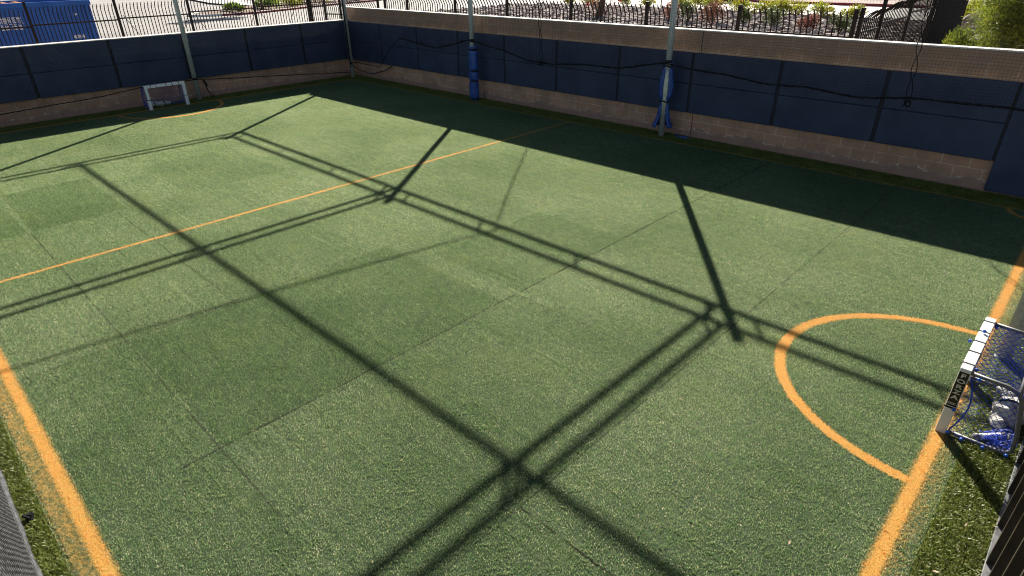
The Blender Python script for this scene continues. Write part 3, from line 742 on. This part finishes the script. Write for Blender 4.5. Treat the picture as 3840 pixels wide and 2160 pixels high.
bm = B(); box(bm, 20.011, 20.05, -13, -5.6, 1.95, 2.0, .003, 1); obj('top_rail', bm, M_black, p)
bm = B(); gy, gz = 70, 24; g = []
for i in range(gy + 1):
    row = []
    for j in range(gz + 1):
        yy = -13 + 7.4 * i / gy; zz = .06 + 1.88 * j / gz
        row.append(bm.verts.new((20.03 + .012 * nz(yy, zz, 0, 3) + .012 * math.sin(yy * 9), yy, zz)))
    g.append(row)
for i in range(gy):
    for j in range(gz): bm.faces.new((g[i][j], g[i + 1][j], g[i + 1][j + 1], g[i][j + 1]))
s_ = obj('screen_cloth', bm, M_scr, p, True); sm_ = s_.modifiers.new('thick', 'SOLIDIFY'); sm_.thickness = .004
p = thing('screened_fence', 'grey mesh screen fence with netting at the lower left corner on the camera side', 'fence', (10, -12.6, 0))
bm = B(); gy, gz = 150, 20; g = []
for i in range(gy + 1):
    row = []
    for j in range(gz + 1):
        xx = .5 + 18.4 * i / gy; zz = .0 + 1.2 * j / gz
        row.append(bm.verts.new((xx, -12.6 + .015 * nz(xx, zz, 0, 2.2) - .02 * j / gz + (.03 * (1 - j / 3) if j < 3 else 0), zz)))
    g.append(row)
for i in range(gy):
    for j in range(gz): bm.faces.new((g[i][j], g[i + 1][j], g[i + 1][j + 1], g[i][j + 1]))
s_ = obj('screen_cloth', bm, M_scr2, p, True); s_.modifiers.new('thick', 'SOLIDIFY').thickness = .004
bm = B(); tube(bm, [(.5, -12.64, 1.23), (18.9, -12.64, 1.23)], .025, 10); obj('top_rail', bm, M_white, p, True)
bm = B()
for i in range(220):
    xx = 7.5 + 11.4 * i / 220; tube(bm, [(xx + .01 * nz(xx, j, 0, 2), -12.575 - .02 * j / 8, .28 + .92 * j / 8) for j in range(9)], .0018, 3, cap=False)
for j in range(19):
    zz = .28 + .05 * j; tube(bm, [(7.5 + 11.4 * i / 120, -12.57 - .02 * j / 19, zz + .015 * nz(i * .2, j, 0, 1)) for i in range(121)], .0018, 3, cap=False)
obj('netting', bm, M_net, p)
bm = B(); tube(bm, [(14.9 + .03 * math.cos(i * 1.3), -12.52 + .03 * math.sin(i * 2.1), .03 + .02 * math.sin(i)) for i in range(14)], .012, 5); tag(obj('rope_knot', bm, M_rope), 'small black knot of rope at the foot of the grey mesh screen', 'rope')

# ------------------------------------------------------------------ picket fences outside the walls
def picket_fence(label, a, b_, posts, rail_z, tip, bend, lean, zlow, pick=.098, ptop=.0, pr=.0135):
    """a->b on plan; posts at distances; lean = plan vector of the bent tops"""
    a, b_ = Vector((*a, 0)), Vector((*b_, 0)); dirv = (b_ - a).normalized(); lean = Vector((*lean, 0))
    p = thing('picket_fence', label, 'fence', (a + b_) / 2)
    nrm = Vector((-dirv.y, dirv.x, 0))
    def obox(bm, c, hx, hy, z0, z1):
        vs = [bm.verts.new(c + dirv * sx * hx + nrm * sy * hy + Vector((0, 0, z))) for z in (z0, z1) for sx, sy in ((-1, -1), (1, -1), (1, 1), (-1, 1))]
        for f in ((3, 2, 1, 0), (4, 5, 6, 7), (0, 1, 5, 4), (1, 2, 6, 5), (2, 3, 7, 6), (3, 0, 4, 7)): bm.faces.new([vs[i] for i in f])
    for i, d in enumerate(posts):
        zt = (tip[min(i, len(tip) - 1)] if isinstance(tip, list) else tip) + ptop
        bm = B(); c = a + dirv * d; obox(bm, c, .032, .032, zlow, zt); obox(bm, c, .036, .036, zt + .0005, zt + .012); obj('post', bm, M_black, p)
    for i in range(len(posts) - 1):
        d0, d1 = posts[i], posts[i + 1]; zr = rail_z[i]; zt = tip[i] if isinstance(tip, list) else tip; zb = bend[i] if isinstance(bend, list) else bend
        bm = B(); c = a + dirv * (d0 + d1) / 2; hl = (d1 - d0) / 2 - .034
        obox(bm, c, hl, .018, zr - .018, zr + .018); obj('upper_rail', bm, M_black, p)
        bm = B(); obox(bm, c, hl, .018, zlow + .15, zlow + .19); obj('lower_rail', bm, M_black, p)
        bm = B(); n = max(1, round((d1 - d0) / pick)); 
        for k in range(1, n):
            q = a + dirv * (d0 + (d1 - d0) * k / n); j = (random.random() - .5) * .015
            tube(bm, [q + Vector((0, 0, zlow + .05)), q + Vector((0, 0, zb + j)), q + lean * .5 + Vector((0, 0, (zb + zt) / 2 + j)), q + lean + Vector((0, 0, zt - .04 + j)), q + lean * 1.12 + Vector((0, 0, zt + j))], [pr, pr, pr, pr, .003], 4)
        obj('picket_panel', bm, M_black, p)
    return p
pb = picket_fence('black picket fence behind the short wall, in front of the blue dumpster', (-2.4, -12.8), (-2.4, -.06), [0, 2.2, 4.38, 6.55, 8.6, 10.74, 12.74], [2.0, 2.05, 2.085, 2.12, 2.18, 2.21], [2.45, 2.5, 2.54, 2.54, 2.57, 2.6], [2.27, 2.32, 2.36, 2.36, 2.39, 2.42], (.09, 0), .05, ptop=.12)
for y, s in ((-6.2, 1), (-4.2, 1), (-4.15, -1), (-2.06, 1), (-.5, -1), (-1.95, -1)):
    bm = B(); tube(bm, [(-2.35, y + .08 * s, 2.2), (-2.33, y + .62 * s, 1.2)], .010, 5); obj('brace', bm, M_brownblk, pb)
picket_fence('low run of black picket fence just past the corner pole', (-2.4, .0), (.55, .95), [.05, .7, 1.4, 3.05], [2.14, 1.89, 1.88], [2.55, 2.34, 2.34], [2.36, 2.12, 2.12], (0, -.1), .5, ptop=.05, pick=.09)
picket_fence('long black picket fence with bent tops behind the long wall', (.82, 1.0), (15.61, 1.0), [0, 1.22, 3.57, 5.75, 8.03, 10.28, 12.53, 14.79], [2.06, 2.06, 2.07, 2.09, 2.11, 2.12, 2.12], 2.58, 2.33, (0, -.13), .9, ptop=.02, pr=.0145, pick=.12)
p = picket_fence('dense dark picket fence running away from the long wall beside the green tree', (15.7, 1.06), (15.7, 11.2), [0, 1.3, 3.4, 5.5, 7.4, 9.2], [2.2, 2.28, 2.36, 2.44, 2.5], [2.62, 2.7, 2.78, 2.86, 2.92], [2.42, 2.48, 2.56, 2.64, 2.7], (.2, 0), .9, pick=.115, pr=.0125)
b = NB('see_through_screen'); P = b.pos(); b.fin((.006, .0055, .0055), .9, .1)
bm = B(); quad(bm, (15.77, 6.6, .95), (15.77, 10.26, .95), (15.77, 10.26, 2.75), (15.77, 6.6, 2.75)); o = obj('dark_screen', bm, b.m, p); o.modifiers.new('thick', 'SOLIDIFY').thickness = .01

# ------------------------------------------------------------------ dumpster
b = NB('blue_dumpster_paint'); P = b.pos(); _c = b.mix(b.rng(b.noise(P, 1.2, 5), .3, .7), (.010, .095, .38), (.018, .135, .50)); _c = b.mix(b.math('MULTIPLY', b.rng(b.noise(P, 2.6, 5, .7), .58, .7), .35), _c, (.1, .2, .45)); M_dump = b.fin(_c, .5, .4)
M_txt = simple('white_stencil', (.75, .76, .8), .6, .3, var=.1, scale=20)
p = thing('dumpster', 'big blue steel dumpster with white lettering in the car park at the upper left', 'dumpster', (-7.2, -10, 0))
y0, y1 = -15.5, -6.0
bm = B()
def wallbox(x0, x1, ya, yb): box(bm, x0, x1, ya, yb, .25, 2.50)
wallbox(-6.06, -6.0, y0, y1); wallbox(-8.4, -8.34, y0, y1); wallbox(-8.34, -6.06, y1 - .06, y1); wallbox(-8.34, -6.06, y0, y0 + .06); box(bm, -8.34, -6.06, y0 + .06, y1 - .06, .25, .35)
obj('shell', bm, M_dump, p)
bm = B(); box(bm, -6.1, -5.93, y0 - .03, y1 + .03, 2.37, 2.37 + .14, .015, 1); box(bm, -8.47, -8.3, y0 - .03, y1 + .03, 2.37, 2.51, .015, 1); box(bm, -8.3, -6.1, y1 - .08, y1 + .04, 2.372, 2.508, .01, 1); obj('top_rim', bm, M_dump, p)
for i in range(5):
    yy = y1 - .12 - i * 2.3; bm = B(); box(bm, -5.999, -5.93, yy - .06, yy + .06, .25, 2.365, .008, 1)
    if i not in (1,): obj('rib', bm, M_dump, p)
    else: bm.free()
bm = B(); box(bm, -8.2, -6.2, y0 + .2, y1 - .2, .05, .25); obj('skid', bm, M_black, p)
bm = B()
Mt = lambda y, z: Matrix.Translation((-5.996, y, z)) @ Matrix.Rotation(math.radians(90), 4, 'Z') @ Matrix.Rotation(math.radians(90), 4, 'X')
text_bm(bm, 'WESTERN ELITE', Mt(-8.37, 2.015), .19, .002, .007, sx=.56)
text_bm(bm, '240-4242', Mt(-8.3, 1.815), .17, .002, .008, sx=.85)
text_bm(bm, '4094', Mt(-6.58, 1.425), .15, .002, .008, 1.1); text_bm(bm, '659', Mt(-6.49, 2.1), .07, .002, .004)
box(bm, -5.999, -5.995, -9.5, -7.97, 2.105, 2.118); box(bm, -5.999, -5.995, -9.5, -7.97, 1.912, 1.924)
obj('lettering', bm, M_txt, p)
bm = B()
for i in range(90): 
    vs = ico(bm, (-8.2 + 2.0 * random.random(), y0 + .4 + 7.5 * random.random(), 2.2 + .18 * random.random()), .16 + .2 * random.random(), 1, (1, 1.2, .5))
    for v in vs: v.co += Vector((nz(*v.co, 3), nz(v.co.y, v.co.z, v.co.x, 3), nz(v.co.z, v.co.x, v.co.y, 3))) * .08
tag(obj('debris_heap', bm, simple('rusty_debris', (.3, .13, .07), .9, .2, var=.5, scale=5)), 'brownish red heap of debris filling the top of the blue dumpster', 'debris')

# ------------------------------------------------------------------ outside: kerbs, planter, road, gravel
def kerb(name, pts, mat_face, mat_top, wdt=.16, h=.15, parent=None):
    bm = B(); n = len(pts)
    fine = []
    for i in range(n - 1):
        for k in range(6): fine.append(Vector((*pts[i], 0)).lerp(Vector((*pts[i + 1], 0)), k / 6))
    fine.append(Vector((*pts[-1], 0)))
    vs = []
    for i, q in enumerate(fine):
        tdir = (fine[min(i + 1, len(fine) - 1)] - fine[max(i - 1, 0)]).normalized(); nn = Vector((-tdir.y, tdir.x, 0))
        z = gh(q.x, q.y); vs.append([bm.verts.new(q + nn * wdt / 2 * s_ + Vector((0, 0, z + zz))) for s_, zz in ((-1, -.1), (-1, h - .02), (-.85, h), (.85, h), (1, h - .02), (1, -.1))])
    for i in range(len(vs) - 1):
        for k in range(5):
            f = bm.faces.new((vs[i][k], vs[i + 1][k], vs[i + 1][k + 1], vs[i][k + 1])); f.material_index = 1 if k == 2 else 0
    bmesh.ops.recalc_face_normals(bm, faces=bm.faces)
    return struct(obj(name, bm, [mat_face, mat_top]))
sheet('gravel_bed', [(-2.5, .35), (-6, 6), (-9.6, 12.6), (-12.5, 16.4), (-11.0, 23.2), (-10.5, 23.4)], [(40, .35), (40, 6), (40, 12.6), (40, 16.4), (40, 19.5), (40, 20)], M_grav, .006, 40, 50)
sheet('road', [(-10.0, 23.45), (-6, 22.6), (0, 21.95), (6, 21.1), (16, 20.3), (40, 20.05)], [(-10.0, 30.6), (-6, 30.4), (0, 30.1), (6, 29.9), (16, 29.7), (40, 29.5)], M_road, .006, 40, 12)
sheet('sidewalk', [(-10, 31.0), (0, 30.4), (16, 29.95), (40, 29.75)], [(-10, 33.0), (0, 32.3), (16, 31.8), (40, 31.6)], M_walk, .02, 30, 4)
sheet('far_gravel', [(-10, 33.0), (0, 32.35), (16, 31.85), (40, 31.65)], [(-10, 60), (0, 60), (16, 60), (40, 60)], M_grav, .01, 30, 20)
kerb('red_kerb', [(-10, 30.85), (-3.4, 30.5), (2.25, 30.2), (8.4, 30.0), (16, 29.8), (40, 29.6)], M_red, M_red)
sheet('planter_bed', [(-33.8, 7.75), (-32.6, 11.7), (-36, 19.9), (-38.6, 28.1), (-40, 30)], [(-34.3, 7.9), (-40.8, 14.2), (-43, 22), (-47, 29), (-50, 32)], M_mulch, .12, 30, 16)
kerb('planter_kerb', [(-32.45, 9.3), (-32.3, 11.7), (-34, 15.8), (-36, 19.9), (-37.4, 24), (-38.6, 28.1), (-40, 30.2), (-42, 34)], M_red, M_walk, .2)
kerb('planter_kerb', [(-38.5, 12.0), (-35.8, 8.6), (-34.6, 7.6), (-33.2, 7.5), (-32.45, 9.3)], M_walk, M_walk, .22)
sheet('footpath', [(-75, 20.2), (-60, 17.4), (-49, 15.3), (-41.2, 15.8)], [(-75, 25), (-60, 20), (-52, 19.5), (-41.4, 18.0)], M_walk, .14, 20, 6)

# riprap: too many to count
b = NB('riprap_stone'); P = b.pos(); g_ = b.n('ShaderNodeNewGeometry'); _c = b.mix(g_.outputs['Random Per Island'], (.22, .16, .145), (.52, .45, .41)); _c = b.mix(b.math('MULTIPLY', b.noise(P, 12, 3), .4), _c, (.16, .12, .11)); M_rip = b.fin(_c, .85, .3)
verts, faces = [], []; rd = random.Random(3)
for i in range(9000):
    y = 5 + 16.5 * rd.random() ** .8; x0_ = -9.2 if y < 12 else -12 ; x = x0_ + rd.random() * (28 - x0_ - 2 * (y > 16))
    if y > 22.4 - .08 * (x + 10): continue
    s_ = .06 + .15 * rd.random() ** 1.6; c = Vector((x, y, gh(x, y) + s_ * .3)); k = len(verts)
    for d in ((1, 0, 0), (0, 1, 0), (-1, 0, 0), (0, -1, 0), (0, 0, 1), (0, 0, -1), (.6, .6, .5), (-.6, .5, .55), (.5, -.6, .6), (-.6, -.55, .5)):
        verts.append(tuple(c + Vector((d[0] * (1 + .5 * (rd.random() - .5)), d[1] * (1 + .5 * (rd.random() - .5)), d[2] * .7 * (1 + .5 * (rd.random() - .5)))) * s_))
    faces += [tuple(k + q for q in f) for f in ((4, 6, 7), (4, 7, 9), (4, 9, 8), (4, 8, 6), (6, 0, 1), (6, 1, 7), (7, 1, 2), (7, 2, 9), (9, 2, 3), (9, 3, 8), (8, 3, 0), (8, 0, 6))]
me = D.meshes.new('riprap'); me.from_pydata(verts, [], faces); me.materials.append(M_rip); o = D.objects.new('riprap', me); COL.objects.link(o); tag(o, 'pinkish grey loose stones covering the bed behind the long wall', 'stones', kind='stuff')

# ------------------------------------------------------------------ plants
def leaf_mat(name, c0, c1, c2, tr=.3):
    b = NB(name); P = b.pos(); r = b.n('ShaderNodeNewGeometry').outputs['Random Per Island']
    c = b.mix(r, c0, c1); c = b.mix(b.rng(b.noise(P, 2.2, 3), .4, .65), c, c2); b.fin(c, .55, .35)
    t_ = b.n('ShaderNodeBsdfTranslucent'); b.l(c, t_.inputs[0]); ms = b.n('ShaderNodeMixShader'); ms.inputs[0].default_value = tr
    b.l(b.p.outputs[0], ms.inputs[1]); b.l(t_.outputs[0], ms.inputs[2]); b.l(ms.outputs[0], b.out.inputs[0]); return b.m
M_yel = leaf_mat('yellow_leaf', (.16, .2, .02), (.5, .42, .04), (.24, .3, .03), .4)
M_grn = leaf_mat('green_leaf', (.05, .085, .02), (.12, .15, .04), (.04, .06, .02))
M_redl = leaf_mat('red_leaf', (.16, .055, .045), (.30, .13, .10), (.2, .1, .06))
M_tree = leaf_mat('tree_needles', (.06, .11, .012), (.34, .38, .045), (.12, .16, .025), .42)
M_bark = simple('bark', (.10, .07, .05), .9, .2, var=.35, scale=9, bump=.6, bscale=25)
def leaves(bm_v, bm_f, rd, c, r, n, ll, lw, up=.3):
    for i in range(n):
        d = Vector((rd.gauss(0, 1), rd.gauss(0, 1), rd.gauss(0, 1) + up)).normalized(); pt = Vector(c) + Vector((d.x * r[0], d.y * r[1], d.z * r[2])) * (rd.random() ** .45)
        t_ = (d + Vector((rd.gauss(0, .6), rd.gauss(0, .6), rd.gauss(0, .6) + up))).normalized(); s_ = t_.cross(Vector((rd.gauss(0, 1), rd.gauss(0, 1), rd.gauss(0, 1)))).normalized() * lw * .5
        l_ = ll * (.6 + .8 * rd.random()); k = len(bm_v)
        bm_v += [tuple(pt - s_ * .5), tuple(pt + s_ * .5), tuple(pt + t_ * l_ * .55 + s_), tuple(pt + t_ * l_), tuple(pt + t_ * l_ * .55 - s_)]; bm_f += [(k, k + 1, k + 2, k + 3, k + 4)]
def mesh_obj(name, v, f, mat, parent):
    me = D.meshes.new(name); me.from_pydata([tuple(Vector(q) - Vector(parent.location)) for q in v], [], f); me.materials.append(mat); o = D.objects.new(name, me); COL.objects.link(o); o.parent = parent; return o
def bush(name, label, x, y, h, wd, mat, seed, n=900, ll=.1, lw=.03, group=None, cat='bush', z=None):
    rd = random.Random(seed); z = gh(x, y) if z is None else z; p = thing(name, label, cat, (x, y, z), group); v, f = [], []
    for k in range(9):
        a = rd.random() * 6.3; q = rd.random() ** .6 * wd * .32; zz = h * (.3 + .42 * rd.random())
        leaves(v, f, rd, (x + math.cos(a) * q, y + math.sin(a) * q, z + zz), (wd * .26, wd * .26, h * .3), n // 9, ll, lw)
    mesh_obj('foliage', v, f, mat, p)
    bm = B()
    for k in range(5):
        a = rd.random() * 6.3; tube(bm, [(x, y, z - .02), (x + math.cos(a) * wd * .15, y + math.sin(a) * wd * .15, z + h * .35), (x + math.cos(a) * wd * .25, y + math.sin(a) * wd * .25, z + h * .6)], [.02, .012, .006], 5)
    obj('stems', bm, M_bark, p)
YB = [(-8.7, 22.6), (-6.2, 21.7), (-3.85, 22.2), (-2.1, 21.9), (.3, 21.7), (1.3, 21.9), (2.3, 21.5), (3.9, 21.2), (5.4, 20.7), (6.3, 20.7), (7.2, 20.6), (8.5, 20.3), (9.9, 20.2)]
for i, (x, y) in enumerate(YB):
    bush('shrub', 'yellow green spiky shrub along the road edge, %s from the left' % (ORD + ['thirteenth'])[i], x, y, .62 + .2 * ((i * 7) % 4) / 4, 1.15 + .25 * ((i * 5) % 3) / 3, M_yel, 50 + i, 700, .16, .035, 'yellow shrubs along the road edge')
for i, (x, y, h, wd) in enumerate(((.3, 14.2, 1.5, 1.9), (4.1, 14.2, .95, 1.0), (6.1, 14.1, 1.0, 1.15), (10.2, 14.1, .62, .95))):
    bush('red_bush', ['big reddish brown bush around the leaning dark trunk', 'reddish brown bush seen just left of the drooping padded pole', 'reddish brown bush just right of the drooping padded pole', 'small round dark red bush near the right end of the long picket fence'][i], x, y, h, wd, M_redl, 80 + i, 1100, .09, .03, 'red bushes in the stone bed')
for i, (x, y, h, wd) in enumerate(((4.95, 14.1, .95, .9), (5.4, 15.4, .8, .6), (7.0, 15.3, .7, .75), (8.45, 14.9, .75, .95), (11.4, 13.9, .75, .9))):
    bush('green_bush', ['dark green round bush beside the drooping padded pole', 'narrow dark green bush beside the second reddish bush', 'dark green bush behind a fence post, mid stone bed', 'round dark green bush in open stones left of the small dark red bush', 'dark green round bush at the last post of the long picket fence'][i], x, y, h, wd, M_grn, 90 + i, 900, .07, .035, 'green bushes in the stone bed')
for i, (x, y, h, wd) in enumerate(((-35.6, 11.4, .6, 1.5), (-33.8, 11.3, .55, 1.2), (-36.4, 14.6, .7, 1.8), (-35.2, 14.7, .8, 1.6), (-36.4, 17.3, .8, 2.0), (-38.2, 18.8, .95, 2.2), (-37.9, 21.0, 1.0, 2.2), (-38.6, 16.6, .8, 1.8))):
    bush('planter_shrub', 'light green shrub in the red kerbed planter, %s from its pale nose' % ORD[i], x, y, h, wd, M_yel if i > 3 else leaf_mat('lime_leaf', (.12, .2, .03), (.26, .34, .06), (.16, .24, .04)), 110 + i, 700, .16, .07, 'shrubs in the red kerbed planter', z=.12)
for i, (x, y) in enumerate(((-40.3, 24.2), (-40.0, 26.5), (-41.5, 22.6))):
    bush('dark_hedge', 'shrub coloured dark as if shaded behind the planter kerb, %s' % ['middle one', 'right hand one', 'left hand one'][i], x, y, 1.5, 3.2, leaf_mat('shade_toned_leaf', (.01, .014, .018), (.03, .035, .04), (.015, .018, .02), .1), 130 + i, 1600, .16, .09, 'dark shrubs by the planter', z=.1)  # near-black leaf colour has the shade of this spot painted in
def tree(name, label, x, y, h, tr, crown, mat, seed, n, ll, lw, leanx=0., cl=24, group=None, z=None):
    rd = random.Random(seed); z = gh(x, y) if z is None else z; p = thing(name, label, 'tree', (x, y, z), group)
    bm = B(); pts = [Vector((x + leanx * f + .06 * nz(f * 3, seed), y + .05 * nz(seed, f * 3), z - .05 + h * .62 * f)) for f in [i / 6 for i in range(7)]]
    tube(bm, pts, [tr * (1.25 if i == 0 else 1 - .09 * i) for i in range(7)], 9)
    v, f = [], []; cx, cy, cz, rx, ry, rz = crown
    for k in range(cl):
        d = Vector((rd.gauss(0, 1), rd.gauss(0, 1), rd.gauss(0, 1))).normalized() * (.35 + .6 * rd.random()); c = Vector((cx + d.x * rx, cy + d.y * ry, cz + d.z * rz))
        s_ = pts[rd.randint(3, 6)]; mid = s_.lerp(c, .5) + Vector((0, 0, .1)); tube(bm, [s_, mid, c], [tr * .34, tr * .2, tr * .06], 5)
        q = .24 + .16 * rd.random(); leaves(v, f, rd, c, (rx * q, ry * q, rz * q * .9), n // cl, ll, lw)
    obj('trunk', bm, M_bark, p); mesh_obj('crown', v, f, mat, p)
tree('feathery_tree', 'bright yellow green feathery tree at the upper right just behind the long wall', 18.5, 2.9, 3.0, .09, (18.25, 2.75, 2.62, 1.32, 1.15, 1.0), M_tree, 201, 70000, .07, .010, cl=95)
bush('feathery_shrub', 'small bright green feathery shrub just left of the yellow green tree', 17.12, 2.3, 1.4, .55, M_tree, 210, 6500, .07, .010, cat='shrub', z=1.0)
bush('feathery_shrub', 'wide low yellow green shrub peeping over the long wall below the feathery tree', 17.75, 2.2, 1.25, 1.3, M_tree, 211, 12000, .07, .010, cat='shrub', z=1.0)
tree('leaning_tree', 'leaning dark trunked tree rising out of the reddish bush', .3, 13.8, 7, .17, (1.6, 13.8, 6.2, 1.9, 1.7, 1.2), M_grn, 220, 5000, .16, .06, .9)
tree('planter_tree', 'slim tree in the red kerbed planter', -34.4, 13.6, 6.5, .12, (-34.0, 13.6, 4.9, 2.0, 2.3, 1.2), M_grn, 230, 5000, .2, .09, z=.1)
tree('roadside_tree', 'tree on the far side of the road beyond the red kerb, shading the road', -3.6, 33.4, 6, .12, (-3.6, 33.4, 4.3, 1.8, 1.0, .9), M_grn, 240, 4000, .2, .09)
bush('flower_clump', 'clump of yellow flowers above the boulder by the dark fence', 15.0, 18.6, 1.0, 1.7, M_yel, 250, 1400, .16, .06, cat='flowers')
bm = B(); vs = ico(bm, (15.35, 16.3, 1.1), .75, 3, (.95, .8, .7))
for v in bm.verts: d = nz(*v.co, 1.1); v.co += (v.co - Vector((15.35, 16.3, 1.1))) * (.35 * d + .12 * nz(*v.co, 3))
tag(obj('boulder', bm, simple('boulder_stone', (.3, .23, .22), .9, .2, var=.4, scale=4, bump=.8, bscale=12)), 'large pinkish grey boulder between the dark fence and the green tree', 'boulder')
M_flag = simple('pink_flag', (.8, .03, .12), .6, .3, var=.05)
for i, (x, y) in enumerate(((-2.9, 20.0), (-1.9, 15.7), (-2.6, 22.0), (-.25, 22.0), (3.9, 21.3))):
    z = gh(x, y); p = thing('marker_flag', 'small pink marker flag in the stone bed, %s' % ['by the second pair of yellow shrubs', 'nearest the wall beside the big reddish bush', 'at the road edge', 'just right of the drooping padded pole', 'furthest right among the yellow shrubs'][i], 'flag', (x, y, z), 'pink marker flags')
    bm = B(); tube(bm, [(x, y, z), (x, y, z + .62)], .005, 5); obj('wire', bm, M_black, p)
    bm = B(); box(bm, x, x + .22, y - .003, y + .003, z + .45, z + .62); obj('flag_cloth', bm, M_flag, p)
x, y = -1.95, 23.2; z = gh(x, y); bm = B(); tube(bm, [(x, y, z - .1), (x + .02, y, z + 2.4)], .045, 8); tag(obj('wooden_stake', bm, simple('stake_wood', (.33, .24, .17), .85)), 'brown wooden stake at the road edge behind the drooping padded pole', 'stake')

# a few dry leaves
M_leaf = simple('dry_leaf_brown', (.42, .30, .2), .8)
rd = random.Random(9)
for i, (x, y) in enumerate(((19.72, -8.1), (19.66, -8.65), (19.78, -9.2), (19.7, -9.7), (18.9, -9.05), (17.6, -8.2), (16.1, -6.2), (14.3, -9.2), (18.2, -6.3))):
    a = rd.random() * 3; l_ = .014 + .010 * rd.random(); dx, dy = math.cos(a) * l_, math.sin(a) * l_; z = .034 if x > 19.5 else .019
    bm = B(); vs = [bm.verts.new(q) for q in ((x - dx, y - dy, z), (x + dy * .35, y - dx * .35, z + .003), (x + dx, y + dy, z + .007), (x - dy * .35, y + dx * .35, z + .003))]; bm.faces.new(vs)
    tag(obj('dry_leaf', bm, M_leaf), 'tiny curled dry leaf lying on the turf', 'leaf', 'dry leaves on the turf')
